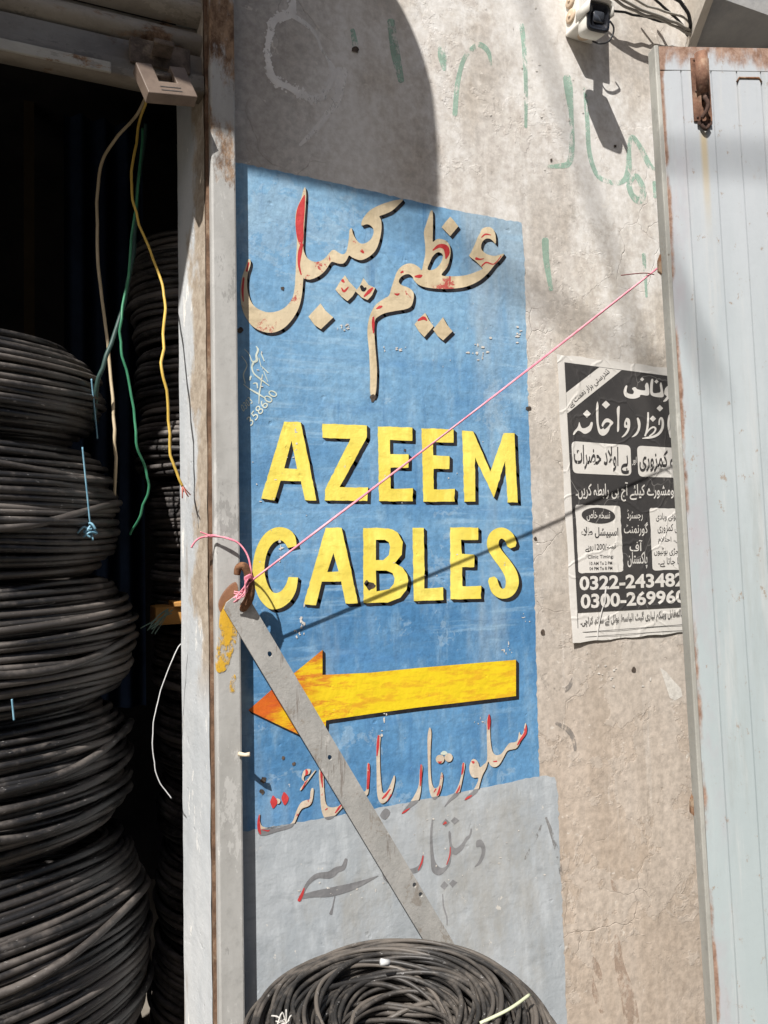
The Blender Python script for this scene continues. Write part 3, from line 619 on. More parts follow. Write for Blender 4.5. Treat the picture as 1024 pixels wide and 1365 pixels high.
def rrect(Q, r, n=5):
    Q = np.array(Q, float); out = []
    for i in range(4):
        p, a, b = Q[i], Q[i-1], Q[(i+1) % 4]; u = (a-p)/np.linalg.norm(a-p); v = (b-p)/np.linalg.norm(b-p)
        for k in range(n+1):
            t = k/n; out.append(p+u*r*(1-t)**2+v*r*t**2)
    return [tuple(q) for q in out]
for Q in ([(45,52),(565,90),(574,358),(58,335)], [(622,92),(1080,120),(1085,378),(635,366)]):
    L = Lay(c2[0], *c2[1]); L.poly(rrect(Q, 45), y=Y2); L.build('text_box', PAPER, poster)
text('text_line', 'بے اولاد حضرات', [(65,80),(552,108),(552,345),(70,310)], *c2, INK, poster, Y3, .022, True)
text('text_line', 'نہ کمزوری', [(640,130),(975,130),(975,330),(645,322)], *c2, INK, poster, Y3, .022, True)
text('text_line', 'اور', [(580,185),(618,190),(618,262),(582,268)], *c2, PAPER, poster, Y2, .01, True)
text('text_line', 'ومشورے کیلئے آج ہی رابطہ کریں۔', [(78,405),(945,420),(948,580),(85,590)], *c2, PAPER, poster, Y2, .012, True)
for Q in ([(45,52),(440,62),(470,642),(75,657)], [(698,80),(1000,88),(1022,622),(728,632)]):
    L = Lay(c3[0], *c3[1]); L.poly(rrect(Q, 28), y=Y2, jit=.25); L.build('text_box', PAPER, poster)
L = Lay(c3[0], *c3[1]); L.poly([(250+148*math.cos(a), 147+70*math.sin(a)+8*math.cos(a)) for a in np.linspace(0, 6.283, 33)[:-1]], y=Y3); L.build('oval', INK, poster)
for s, q, m, yy, of in (('نسخہ خاص', [(145,98),(352,105),(352,195),(148,195)], PAPER, Y4, .012), ('اسپیشل طلاء', [(92,245),(425,255),(425,350),(95,355)], INK, Y3, .022), ('روپے', [(132,415),(205,408),(205,468),(135,468)], INK, Y3, .006), ('قیمت', [(335,392),(402,390),(402,450),(335,445)], INK, Y3, .006),
                  ('رجسٹرڈ', [(500,92),(640,92),(640,195),(503,195)], PAPER, Y2, .01), ('گورنمنٹ', [(475,205),(685,205),(685,328),(475,328)], PAPER, Y2, .01), ('آف', [(525,362),(637,362),(637,462),(525,462)], PAPER, Y2, .01), ('پاکستان', [(505,470),(680,465),(682,612),(508,612)], PAPER, Y2, .01),
                  ('خونی وبادی', [(755,122),(955,125),(955,195),(757,200)], INK, Y3, .006), ('ئی کمزوری', [(770,212),(965,215),(965,300),(772,305)], INK, Y3, .006), ('ن، احتلام', [(775,330),(960,335),(960,398),(778,398)], INK, Y3, .006), ('جڑی بوٹیوں', [(738,425),(955,428),(955,500),(740,502)], INK, Y3, .006), ('یا جاتا ہے۔', [(775,515),(970,515),(970,600),(778,600)], INK, Y3, .006)):
    text('text_line', s, q, *c3, m, poster, yy, of, True)
for s, q, of in (('1200/-', [(218,398),(335,394),(335,445),(218,449)], .008), ('Clinic Timing:', [(155,495),(382,490),(384,530),(156,535)], .008), ('10 AM To 2 PM', [(172,554),(370,550),(371,579),(173,583)], .012), ('04 PM To 8 PM', [(170,600),(372,595),(373,624),(172,629)], .012)):
    text('text_line', s, q, *c3, INK, poster, Y3, of)
text('phone_number', '0322-243482', [(108,82),(978,50),(982,165),(110,200)], *c4, PAPER, poster, Y2, .03)
text('phone_number', '0300-269960', [(118,228),(985,190),(988,302),(120,354)], *c4, PAPER, poster, Y2, .03)
text('address_line', 'بالمقابل ویلکم لیاری گیٹ الباسط ہوٹل کے ساتھ کراچی۔', [(115,412),(960,342),(962,440),(118,512)], *c4, INK, poster, Y2, .006, True)
L = Lay(c4[0], *c4[1])
for r in ([(92,380,4),(98,548,5)], [(98,548,5),(520,516,5),(1010,478,5)], [(62,592,4),(500,560,4),(1010,526,4)]): L.rib(r, y=Y2, sub=2)
L.build('border_line', INK, poster)
CREASE = mat_plain('crease', (.62, .60, .57), (.70, .68, .65), 20, .8, .2)
L = Lay(c4[0], *c4[1])
L.rib([(330,165,12),(322,225,12),(318,300,9),(300,345,7),(280,420,10),(262,520,8),(255,605,8)], y=Y3-.0012, sub=3); L.build('crease', CREASE, poster)

# ================================================================ SHUTTER JAMB
def jamb_rust(M):
    z = M.axis(2); return M.math('ADD', M.ramp(z, .55, .95, -.1, .30), -.16)
BZ = 1.05
jamb = thing('shutter_jamb', (XJ0, 0, 0), 'tall grey painted steel shutter jamb with rusty top and yellow patch', 'door jamb')
def jr(M):
    z = M.axis(2); return M.ramp(z, 1.62, 1.98, -.12, .30)
JPAINT = mat_metalpaint('grey_jamb_paint', (.315, .31, .295), (.42, .415, .40), jr, .58, .35, (1.2, 1.2, .35))
STEELIN = mat_rust('rust_seam', (.07, .04, .025), (.20, .12, .075))
mb = MB()
mb.box((XJ0+.006, -.03, GZ), (XJ1, 0.003, 3.2)); mb.build('guide_channel', JPAINT, jamb, bevel=.004)
mb = MB(); mb.box((XJ0+.0005, -.010, GZ), (XJ0+.0058, .02, 3.2)); mb.build('seam', STEELIN, jamb)
def rr_(M):
    x = M.axis(1); return M.ramp(x, .06, .0, -.12, .16)
RPAINT = Mat('reveal_paint')
_n = RPAINT.noise(6, 6, .65, RPAINT.vec((1, 1, .35))); _c = RPAINT.mix(RPAINT.ramp(_n, .35, .65), (.40, .42, .435), (.50, .51, .515))
_ch = RPAINT.ramp(RPAINT.noise(20, 6, .75, RPAINT.vec((1, 1, .28), (2, 2, 2))), .615, .645); _c = RPAINT.mix(RPAINT.mul(_ch, .9), _c, (.74, .72, .68))
_y = RPAINT.axis(1); _cr = RPAINT.ramp(RPAINT.math('ADD', RPAINT.mul(RPAINT.noise(9, 6, .7, RPAINT.vec((1, 1, .6))), .29), RPAINT.mul(_y, -1.0)), .06, .10)
_cz = RPAINT.ramp(RPAINT.axis(2), .82, .95); _cr = RPAINT.mul(_cr, _cz)
_c = RPAINT.mix(_cr, _c, RPAINT.mix(RPAINT.ramp(RPAINT.noise(50, 5, .7), .3, .7), (.27, .22, .17), (.42, .36, .29)))
_st = RPAINT.ramp(RPAINT.noise(10, 5, .7, RPAINT.vec((1, 1, .2), (8, 8, 8))), .60, .70); _c = RPAINT.mix(RPAINT.mul(_st, .5), _c, (.27, .22, .17))
RPAINT = RPAINT.done(_c, .75, wall_bump(RPAINT, .5))
mb = MB()
nz, ny = 90, 12; V = []
rg = np.random.default_rng(11)
for j in range(nz+1):
    z = GZ+3.53*j/nz
    for i in range(ny+1):
        t = i/ny; y = .0+.15*t; x = XJ0+(XR-XJ0)*t
        if i == 0: x -= .0008*rg.random()
        V.append((x-.0012*rg.random(), y, z))
mb.add(V, [(j*(ny+1)+i, (j+1)*(ny+1)+i, (j+1)*(ny+1)+i+1, j*(ny+1)+i+1) for j in range(nz) for i in range(ny)], 0, True)
a, b = (XR, .22), (XR+.25, .22)
mb.add([(XR, .15, GZ), (XR, .15, 3.18), (XJ0+.3, .175, 3.18), (XJ0+.3, .175, GZ)], [(0, 1, 2, 3)])
mb.build('reveal', RPAINT, jamb)
YPATCH = mat_worn('yellow_patch', (.55, .32, .02), .5, strength=.9)
L = Lay(1, 0, 0)
def yl(pts, y): L.fill(np.array(pts, float), [], y, 0)
yl(cr([(297,806),(306,800),(314,830),(316,852),(310,870),(302,892),(290,896),(287,880),(291,845),(293,822)], 4, True), -.0312)
yl(cr([(308,905),(314,900),(314,925),(309,936),(306,920)], 4, True), -.0312)
L.build('yellow_smear', YPATCH, jamb)
RUSTP = mat_worn('rust_patch', (.22, .09, .035), .95)
L = Lay(1, 0, 0); L.fill(cr([(291,805),(296,792),(306,780),(315,776),(317,790),(310,800),(300,806),(294,816)], 4, True), [], -.0314, 0); L.build('rust_smear', RUSTP, jamb)
KNOB = mat_plain('cream_putty', (.5, .42, .3), (.6, .52, .4), 40, .7)
mb = MB(); p = W(319, 1005, -.032); mb.tube([p, p+np.array([.008, -.012, 0]), p+np.array([.016, -.016, .001])], [.0045, .0035, .0045], 8); mb.build('nail', KNOB, jamb)

# ================================================================ ROLLING SHUTTER
shp = W(140, 90, .02)
sht = thing('rolling_shutter', (XJ0, .03, 1.95), 'half raised rusty grey rolling shutter at top of shop doorway', 'shutter')
SPAINT = mat_metalpaint('shutter_paint', (.19, .165, .135), (.31, .28, .235), lambda M: M.ramp(M.noise(5, 5, .7), .4, .7, -.05, .16), 1.3, .6, (.6, 1, 1.4))
zb = W(150, 112, .02)[2]       # lower edge of bottom bar
xs0 = -2.2; xs1 = XJ0-.002
mb = MB()
def extr(profile, x0, x1, m=0, closed=False, nx=1):
    n = len(profile); V = []
    for k in range(nx+1):
        x = x0+(x1-x0)*k/nx
        V += [(x, y, z) for y, z in profile]
    fs = []
    for k in range(nx):
        for i in range(n if closed else n-1):
            j = (i+1) % n; fs.append((k*n+i, k*n+j, (k+1)*n+j, (k+1)*n+i))
    if closed: fs += [tuple(range(n-1, -1, -1)), tuple(nx*n+i for i in range(n))]
    mb.add(V, fs, m, True)
zs = W(140, 50, .02)[2]
pitch_ = .068
for i in range(9):
    z0 = zb+.083+i*pitch_
    prof = [(.03-.028*math.sin(math.pi*t)**.8, z0+pitch_*t*.86) for t in np.linspace(0, 1, 11)]+[(.033, z0+pitch_*.88), (.034, z0+pitch_)]
    extr(prof, xs0, xs1)
mb.build('slats', SPAINT, sht)
mb = MB()
extr([(.028, zb), (-.012, zb), (-.014, zb+.004), (-.010, zb+.036), (.006, zb+.042), (.008, zb+.083), (.030, zb+.085)], xs0, xs1, 0, True)
mb.build('bottom_bar', SPAINT, sht)
mb = MB(); xe = W(148, 105, -.012)[0]; mb.box((xs0, -.021, zb-.002), (xe, -.0145, zb+.018)); mb.build('bar_lip', mat_metalpaint('lip_paint', (.30, .295, .27), (.42, .41, .38), None, .55, .4, (.6, 1, 1.4)), sht, bevel=.002)
for bx_ in (20, 95): 
    q = W(bx_, 60+bx_*.25, -.012); mb = MB(); mb.tube([q+np.array([0, .006, 0]), q+np.array([0, -.005, 0])], [.006, .0045], 8); mb.build('rivet', SPAINT, sht)
hx = W(215, 95, -.02)[0]
mb = MB(); mb.box((hx-.055, -.016, zb+.030), (hx+.055, .004, zb+.078)); mb.box((hx-.018, -.06, zb+.048), (hx+.018, -.017, zb+.058))
mb.build('hasp', mat_rust('hasp_iron', (.04, .03, .025), (.14, .11, .09)), sht, bevel=.002)
# big square padlock hung on the hasp
pw = .047; pc = W(221, 114, -.06)
BRASSY = mat_plain('padlock_steel', (.125, .092, .072), (.185, .14, .11), 18, .5, .2)
lock = thing('padlock', pc, 'big square brown steel padlock hanging from shutter bottom bar', 'padlock')
mb = MB()
rot = Matrix.Rotation(math.radians(-17), 3, 'Y') @ Matrix.Rotation(math.radians(-19), 3, 'X') @ Matrix.Rotation(math.radians(12), 3, 'Z')
def lp(x, y, z): q = rot @ Vector((x, y, z)); return (pc[0]+q.x, pc[1]+q.y, pc[2]+q.z)
out = [(-pw, -.034), (pw, -.034), (pw, .036), (pw*.36, .036), (pw*.36, -.004), (-pw*.36, -.004), (-pw*.36, .036), (-pw, .036)]
n = 8; V = [lp(x, -.012, z) for x, z in out]+[lp(x, .012, z) for x, z in out]
fs = [(i, (i+1) % n, n+(i+1) % n, n+i)[::-1] for i in range(n)]
fs += [(0, 1, 4, 5), (1, 2, 3, 4), (5, 6, 7, 0), (n+5, n+4, n+1, n), (n+4, n+3, n+2, n+1), (n, n+7, n+6, n+5)]
mb.add(V, fs); mb.build('body', BRASSY, lock, bevel=.0015)
mb = MB(); mb.tube([lp(-pw*.6, 0, .022), lp(pw*.6, 0, .022)], .007, 10); mb.build('shackle', mat_rust('shackle_iron', (.05, .04, .035), (.2, .17, .14)), lock)
mb = MB()
for z in (-.018, -.026): mb.add([lp(-.02, -.0126, z), lp(.02, -.0126, z), lp(.02, -.0126, z+.0018), lp(-.02, -.0126, z+.0018)], [(0, 1, 2, 3)])
mb.build('engraved_line', INK, lock)

# ================================================================ CABLE COILS
CAB = mat_cable('black_cable', (.014, .0135, .014), (.115, .10, .089), .6, .38); CABD = mat_cable('dusty_black_cable', (.020, .0185, .0175), (.115, .099, .084), .75, .5); CABR = mat_cable('rear_cable', (.024, .022, .022), (.20, .175, .16), .7)
def coil_mesh(c, R, H, rows, layers, sr, seed, bulge=.35, tilt=1.0, nseg=84, tiltx=0.0, tilty=0.0, stray=2, n=7, round_=False):
    rg = np.random.default_rng(seed); mb = MB(); th = np.linspace(0, 2*math.pi, nseg, endpoint=False); tones = []
    def loop(r, z, A, B, w=.0):
        p1, p2, p3, p4 = rg.uniform(0, 6.28, 4)
        rr = r+B*np.sin(2*th+p2)+B*.6*np.sin(3*th+p3)+B*.4*np.sin(5*th+p4)
        zz = z+A*np.sin(th+p1)+A*.5*np.sin(2*th+p3)+A*.3*np.sin(4*th+p2)
        X, Y, Z = rr*np.cos(th), rr*np.sin(th), zz
        Z2 = Z+tiltx*Y+tilty*X
        before = len(mb.v)
        mb.tube(np.stack([c[0]+X, c[1]+Y, c[2]+Z2], 1), sr*rg.uniform(.80, 1.12), n, True)
        tones.extend([max(0.0, rg.normal(.0, .35))]*(len(mb.v)-before))
    for l in range(layers):
        for k in range(rows):
            v = (k+.5)/rows*2-1
            r = R-l*sr*1.75-bulge*R*.26*abs(v)**2.8
            z = v*H/2*.97
            loop(r+rg.normal(0, sr*.35), z+rg.normal(0, sr*.2), sr*.6*tilt*rg.uniform(.2, 1.7)*(2.4 if rg.random() < .07 else 1)*(1-.6*abs(v)**3), sr*.42)
    for k in range(stray):
        loop(R+sr*.55, rg.uniform(-.25, .25)*H, H*rg.uniform(.10, .24), sr*.2)
    return mb, tones
def build_coil(mb, tones, name, mat, parent):
    o = mb.build(name, mat, parent)
    at = o.data.attributes.new('tone', 'FLOAT', 'POINT'); at.data.foreach_set('value', tones); return o
BT = mat_plain('blue_plastic_tie', (.10, .24, .34), (.22, .40, .50), 40, .5)
YC = .28
rows_px = [(462, 590, 134, .285), (598, 758, 158, .315), (766, 922, 178, .335), (932, 1094, 172, .33), (1104, 1400, 196, .355)]
labs = ['topmost black cable coil of the front stack, leaning under hanging wires', 'second black cable coil from the top of front stack, with blue knotted tie',
        'middle black cable coil of the front stack, third from the top', 'black cable coil second from the bottom of the front stack, slanting strands', 'lowest and widest black cable coil in front stack at photo bottom left']
prev = None
zt_ = [W(px, a, YC)[2] for a, b, px, R in rows_px]; zb_ = [W(px, b, YC)[2] for a, b, px, R in rows_px]
stack = []
for i, (a, b, px, R) in enumerate(rows_px):
    lim = W(px, (a+b)/2, YC); H = zt_[i]-zb_[i]
    c = np.array([lim[0]-R*1.01, YC, (zt_[i]+zb_[i])/2])
    sr = .0072
    rows = max(6, int(round(H/(2*sr*.93))))
    tx = (.10, .05, .0, -.10, -.16)[i]; ty = (-.07, -.04, .01, .05, .08)[i]
    mb, tn = coil_mesh(c, R, H, rows, 3, sr, 20+i, (1.0, .8, .8, .7, .6)[i], (.9, .8, 1.2, 1.6, 1.0)[i], 84, tx, ty, (0, 1, 1, 2, 1)[i])
    t = thing('cable_coil', (c[0], c[1], zb_[i]), labs[i], 'cable coil', 'cable coils of the front stack')
    build_coil(mb, tn, 'windings', CAB, t); stack.append((t, c, R, H, tx, ty))
# one more coil below, down to the ground
c = stack[-1][1]; Hh = zb_[-1]-GZ
if Hh > .03:
    mb, tn = coil_mesh(np.array([c[0], c[1], GZ+Hh/2]), .34, Hh, max(3, int(Hh/.018)), 2, .0098, 33, .4, 1.0, 64)
    t = thing('cable_coil', (c[0], c[1], GZ), 'black cable coil on ground hidden under the front stack', 'cable coil', 'cable coils of the front stack'); build_coil(mb, tn, 'windings', CAB, t)
def wrap_tie(st, px, y0, y1, knot=False, r=.0016):
    t, c, R, H, tx, ty = st; pts = []
    for y in np.linspace(y0, y1, 9):
        d = Fw + R2*(px+ (y-y0)*.10-cx)/f_px - U2*(y-cy)/f_px
        # hit on the coil's cylinder
        A = d[0]**2+d[1]**2; o = CAM[:2]-c[:2]; B = 2*(d[0]*o[0]+d[1]*o[1]); Cq = o@o-(R+.013)**2
        disc = max(0, B*B-4*A*Cq); tt = (-B-math.sqrt(disc))/(2*A); pts.append(CAM+d*tt)
    mb = MB(); mb.tube(cr(pts, 3), r, 5)
    if knot:
        rg = np.random.default_rng(5); e = pts[-1]
        for k in range(9):
            v = rg.normal(0, .007, (3, 3)); v[:, 2] -= .004; v[:, 1] = -abs(v[:, 1])*.6
            mb.tube(cr([e, e+v[0], e+v[0]*.6+v[1], e+v[0]*.4+v[1]*.8+v[2]], 4), .0022, 5)
    mb.build('tie', BT, t)
wrap_tie(stack[0], 122, 505, 585); wrap_tie(stack[1], 110, 596, 702, True)
wrap_tie(stack[3], 16, 932, 960)
# stack at the back, by the jamb
YB = .43
edges = [(330, 470, 178), (474, 560, 186), (563, 640, 184), (643, 735, 206), (738, 830, 208), (835, 930, 210), (932, 1030, 214), (1035, 1130, 218), (1132, 1240, 214), (1243, 1400, 206)]
words = ['topmost', 'second from the top', 'third from the top', 'fourth from the top', 'fifth from the top', 'sixth from the top', 'fourth from the bottom', 'third from the bottom', 'second from the bottom', 'lowest']
zl = None
for i, (a, b, px) in enumerate(edges):
    z1_, z0_ = W(px, a, YB)[2], W(px, b, YB)[2]
    if i == len(edges)-1: z0_ = GZ
    R = .225; lim = W(px, (a+b)/2, YB); c = np.array([lim[0]+R*.99, YB+.0, (z0_+z1_)/2]); H = z1_-z0_
    mb, tn = coil_mesh(c, R, H, max(4, int(round(H/.0138))), 2, .0071, 60+i, .25, .8, 72, .02, -.02, 1, 6)
    t = thing('cable_coil', (c[0], c[1], z0_), 'half hidden black cable coil behind the jamb, %s of the rear stack' % words[i], 'cable coil', 'cable coils of the rear stack'); build_coil(mb, tn, 'windings', CABR, t)

# loose coil at bottom centre
yc = -.285; ztop = W(540, 1247, -.12)[2]
xl, xr = W(334, 1365, yc)[0], W(702, 1365, yc)[0]
c = np.array([(xl+xr)/2, yc, ztop-.095]); Rm = (xr-xl)/2
def loose_coil(c, Ro, seed, n=215, tube=.080, sr=.0042):
    rg = np.random.default_rng(seed); mb = MB(); tones = []; nseg = 110; th = np.linspace(0, 2*math.pi, nseg, endpoint=False)
    for k in range(n):
        a = rg.uniform(0, 6.28); q = math.sqrt(rg.uniform(.25, 1.0)) if k < n*.7 else 1.0
        r0 = Ro-tube; turns = rg.integers(0, 2)
        ph = a+turns*0; sw = rg.uniform(-.38, .38); p1, p2, p3 = rg.uniform(0, 6.28, 3)
        aa = ph+sw*np.sin(th+p1)+.12*np.sin(2*th+p2)
        tb = tube*q*(1+.05*np.sin(3*th+p3))
        rr = r0+tb*np.cos(aa)*1.05; zz = tb*np.sin(aa)*1.0
        ecc = rg.normal(0, .010, 2)
        P = np.stack([c[0]+ecc[0]+rr*np.cos(th), c[1]+ecc[1]*.5+rr*np.sin(th), c[2]+zz+.0*rr*np.sin(th)], 1)
        P[:, 2] -= .10*(P[:, 1]-c[1])*0
        P[:, 1] = np.minimum(P[:, 1], -.012)
        b = len(mb.v); mb.tube(P, sr*rg.uniform(.85, 1.1), 8, True); tones.extend([max(0, rg.normal(.15, .45))]*(len(mb.v)-b))
    return mb, tones
t = thing('cable_coil', (c[0], c[1], c[2]-.09), 'loose dusty grey cable coil lying below the slanting bar, bottom centre', 'cable coil')
mb, tn = loose_coil(c, Rm, 4); build_coil(mb, tn, 'windings', CABD, t)
mb = MB(); p = W(513, 1283, -.20)
SILV = mat_plain('ferrule_metal', (.42, .42, .42), (.55, .55, .54), 30, .3)
mb.tube([p+np.array([-.008, 0, .003]), p, p+np.array([.008, 0, -.002])], .0056, 10); mb.build('ferrule', SILV, t)
WH = mat_plain('white_string', (.38, .37, .34), (.5, .48, .45), 40, .8)
mb = MB(); p = W(382, 1366, yc-.1); rg = np.random.default_rng(2)
for k in range(14):
    v = rg.normal(0, .006, (2, 3)); mb.tube(cr([p, p+v[0]+np.array([0, -.004, .006]), p+v[0]+v[1]], 4), .0011, 5)
mb.build('tie', WH, t)
mb = MB(); a, b = W(640, 1364, -.40), W(706, 1326, -.385)
mb.tube(cr([a, (a+b)/2+np.array([0, -.01, .004]), b], 6), [.0026]*13, 6); mb.build('tie', mat_plain('pale_green_strip', (.45, .48, .32), (.55, .56, .4), 30, .6), t)
# the coil it rests on
hz = c[2]-.085-GZ
mb, tn = coil_mesh(np.array([c[0], c[1]-.01, GZ+hz/2]), Rm*.92, hz, int(hz/.0125), 2, .0062, 9, .2, 1.0, 64)
t2 = thing('cable_coil', (c[0], c[1], GZ), 'dusty cable coil standing on the ground underneath the loose coil', 'cable coil')
build_coil(mb, tn, 'windings', CABD, t2)

# ================================================================ LOOSE WIRES
def wire(name, pts, r, mat, label, cat='wire', tip=None, sub=8, sides=8):
    P = cr([W(*p) for p in pts], sub); mb = MB(); rk = np.random.default_rng(len(pts)*7+int(pts[0][0])); kn = rk.normal(0, 1, (len(P)//3+3, 3)); P = P + .0011*np.stack([np.interp(np.arange(len(P))/3, np.arange(len(kn)), kn[:, q]) for q in range(3)], 1)*np.minimum(1, r/.002); mb.tube(P, r, sides)
    if tip is None: return tag(mb.build(name, mat), label, cat)
    t = thing(name, P[-1], label, cat); mb.build('insulation', mat, t); mb2 = MB()
    rg = np.random.default_rng(8); e = P[-1]; d = (P[-1]-P[-3]); d /= np.linalg.norm(d)
    for k in range(5):
        v = rg.normal(0, .0025, 3); mb2.tube([e-d*.002, e+d*.008+v, e+d*.018+v*2.2], .0012, 5)
    mb2.build('bare_end', tip, t); return t
CREAMW = mat_plain('cream_insulation', (.42, .34, .22), (.50, .41, .28), 20, .5); YELW = mat_plain('yellow_insulation', (.48, .32, .06), (.58, .40, .09), 20, .45)
GRNW = mat_plain('green_insulation', (.03, .16, .085), (.05, .22, .12), 20, .45); TEALW = mat_plain('dark_green_insulation', (.025, .055, .05), (.04, .08, .07), 20, .5)
COPPER = mat_plain('red_copper', (.42, .12, .10), (.5, .18, .14), 60, .45)
wire('electric_wire', [(196,126,.10),(183,152,.16),(155,185,.18),(134,225,.2),(129,290,.2),(131,360,.2),(141,430,.2),(148,500,.19),(152,560,.17),(154,610,.17),(152,660,.2),(148,700,.28)], .0033, CREAMW, 'cream wire hanging from the padlock corner down beside the coils')
wire('electric_wire', [(196,130,.10),(186,165,.13),(177,215,.13),(177,265,.13),(190,310,.13),(207,352,.12),(219,395,.10),(218,440,.06),(217,490,.02),(224,540,.02),(226,590,.02),(231,620,.02),(243,648,.02)], .0027, YELW, 'yellow wire with bare copper end hanging in front of the jamb', tip=COPPER)
wire('electric_wire', [(190,170,.15),(184,240,.15),(178,300,.15),(170,370,.15),(162,420,.12),(161,462,.12),(172,510,.12),(179,555,.12),(183,595,.12),(194,625,.14),(197,655,.15),(186,690,.17),(172,712,.2)], .0025, GRNW, 'bright green wire curling between the front and rear coils')
wire('electric_wire', [(194,165,.2),(189,210,.2),(184,250,.2),(180,310,.2),(172,370,.18),(158,430,.16),(142,475,.14),(130,515,.15),(126,560,.18)], .0043, TEALW, 'thick dark green cable hanging behind the cream wire')
WHW = mat_plain('thin_white_wire', (.5, .5, .5), (.62, .62, .62), 20, .5)
wire('electric_wire', [(241,858,.10),(232,874,.10),(218,910,.10),(207,950,.10),(204,985,.10),(206,1020,.10),(214,1045,.10),(229,1064,.10)], .0011, WHW, 'thin white wire looping out past the jamb above the rear coils', sides=5)
# wooden block with raffia
WOOD = mat_plain('orange_wood', (.42, .20, .05), (.52, .27, .08), 12, .7)
p = W(222, 822, .3); blk = thing('wooden_block', p, 'small orange wooden block with frayed green raffia beside the jamb', 'block')
mb = MB(); a = W(205, 832, .3); b = W(262, 806, .3); mb.box((a[0], .27, a[2]), (b[0], .36, b[2])); mb.box((W(231,805,.268)[0], .262, b[2]-.0), (b[0], .34, b[2]+.011)); mb.build('wood', WOOD, blk, bevel=.002)
mb = MB(); rg = np.random.default_rng(6)
for k in range(9):
    s0 = W(226+rg.normal(0, 3), 812+rg.normal(0, 3), .25); e0 = W(200+rg.normal(0, 5), 838+rg.normal(0, 4), .25); mb.tube(cr([s0, (s0+e0)/2+rg.normal(0, .004, 3), e0], 4), .0011, 4)
mb.build('raffia', mat_plain('green_raffia', (.16, .26, .22), (.26, .36, .30), 40, .7), blk)
# dim things deep inside
mb = MB(); a = W(32, 300, 1.6); b = W(46, 300, 1.6); mb.box((a[0], 1.55, GZ), (b[0], 1.6, 2.75))
tag(mb.build('wooden_post', mat_plain('dim_wood', (.05, .035, .018), (.07, .05, .025), 6, .8)), 'brown wooden post standing in the dark shop interior', 'post')
mb = MB(); a = W(85, 200, 1.3); b = W(190, 200, 1.3); n = 26; V = []
for j in range(2):
    for i in range(n+1):
        t_ = i/n; V.append((a[0]+(b[0]-a[0])*t_, 1.3+.02*math.sin(t_*22), 2.6 if j else .6))
mb.add(V, [(i, i+1, n+1+i+1, n+1+i) for i in range(n)], 0, True)
tag(mb.build('tarpaulin', DARKBLUE), 'dark blue tarpaulin sheet hanging inside the shadowed shop', 'tarpaulin')

# ================================================================ SLANTING BAR + STRING
BARM = Mat('galvanised_bar')
_b = BARM.mix(BARM.ramp(BARM.noise(9, 6, .7), .35, .65), (.29, .285, .27), (.37, .36, .34))
_b = BARM.mix(BARM.mul(BARM.ramp(BARM.noise(120, 5, .75), .52, .72), .3), _b, (.17, .155, .14))
_b = BARM.mix(BARM.mul(BARM.ramp(BARM.noise(18, 7, .78, BARM.warp(12, .08)), .56, .62), .55), _b, (.20, .165, .13))
_b = BARM.mix(BARM.mul(BARM.ramp(BARM.noise(26, 7, .78, BARM.vec((1, 1, 1), (4, 1, 4))), .60, .64), .6), _b, (.48, .465, .44))
_b = BARM.mix(BARM.mul(BARM.ramp(BARM.noise(60, 5, .7, BARM.vec((1, 1, .10), (0, 0, 0), (0, .55, 0))), .58, .66), .55), _b, (.13, .10, .08))
BARM = BARM.done(_b, .7, BARM.bump(BARM.math('ADD', BARM.noise(110, 5, .7), BARM.mul(BARM.noise(20, 5, .7), 1.5)), .3, .003))
bar = thing('metal_bar', W(600, 1290, -.05), 'grey flat iron bar with bolt holes leaning diagonally across the painted sign', 'metal bar')
top = W(313, 800, -.045); bot = W(612, 1300, -.03)
ax = (bot-top); ln = np.linalg.norm(ax); ax /= ln
nrm = np.array([-.02, -1, .0]); nrm -= ax*np.dot(nrm, ax); nrm /= np.linalg.norm(nrm); sd = np.cross(ax, nrm); hw = .0248; th = .007
sd /= np.linalg.norm(sd)
def bp(u, v, w): return top+ax*u+sd*v+nrm*w
bar_holes = [(360, 872), (440, 1010), (553, 1180), (562, 1192)]
# plate with real bolt holes: outline + holes tessellated
outl = [(0.0, -hw), (-.006, -hw*.5), (-.004, hw*.6), (.004, hw), (ln, hw), (ln, -hw)]
holes = []
for hx_, hy_ in bar_holes:
    q = onplane(hx_, hy_, top, nrm)-top; u0, v0 = np.dot(q, ax), np.dot(q, sd); v0 = max(-hw*.7, min(hw*.7, v0))
    holes.append([(u0+.0055*math.cos(a)*1.1, v0+.0042*math.sin(a)) for a in np.linspace(0, 6.283, 13)[:-1]])
loops = [outl]+holes; flat = [q for lp_ in loops for q in lp_]
tris = tessellate_polygon([[Vector((u, v, 0)) for u, v in lp_] for lp_ in loops]); N = len(flat)
mb = MB(); V = [bp(u, v, 0) for u, v in flat]+[bp(u, v, -th) for u, v in flat]; fs = []
def orient(t, V, n):
    a, b, c_ = (np.array(V[i]) for i in t[:3]); return t if np.dot(np.cross(b-a, c_-a), n) > 0 else t[::-1]
for t_ in tris: fs.append(orient(tuple(t_), V, nrm)); fs.append(orient(tuple(i+N for i in t_), V, -nrm))
k0 = 0
for lp_ in loops:
    m_ = len(lp_)
    for i in range(m_): fs.append((k0+i, k0+(i+1) % m_, N+k0+(i+1) % m_, N+k0+i))
    k0 += m_
mb.add(V, fs); mb.build('flat_bar', BARM, bar)
RUST = mat_rust()
def Wk(a, b, y): return W(a, b, y*.66)
HOOKM = mat_metalpaint('worn_hook', (.36, .32, .27), (.45, .41, .36), lambda M: M.ramp(M.axis(2), .065, .02, -.1, .25), .5, .4, (1, 1, 1))
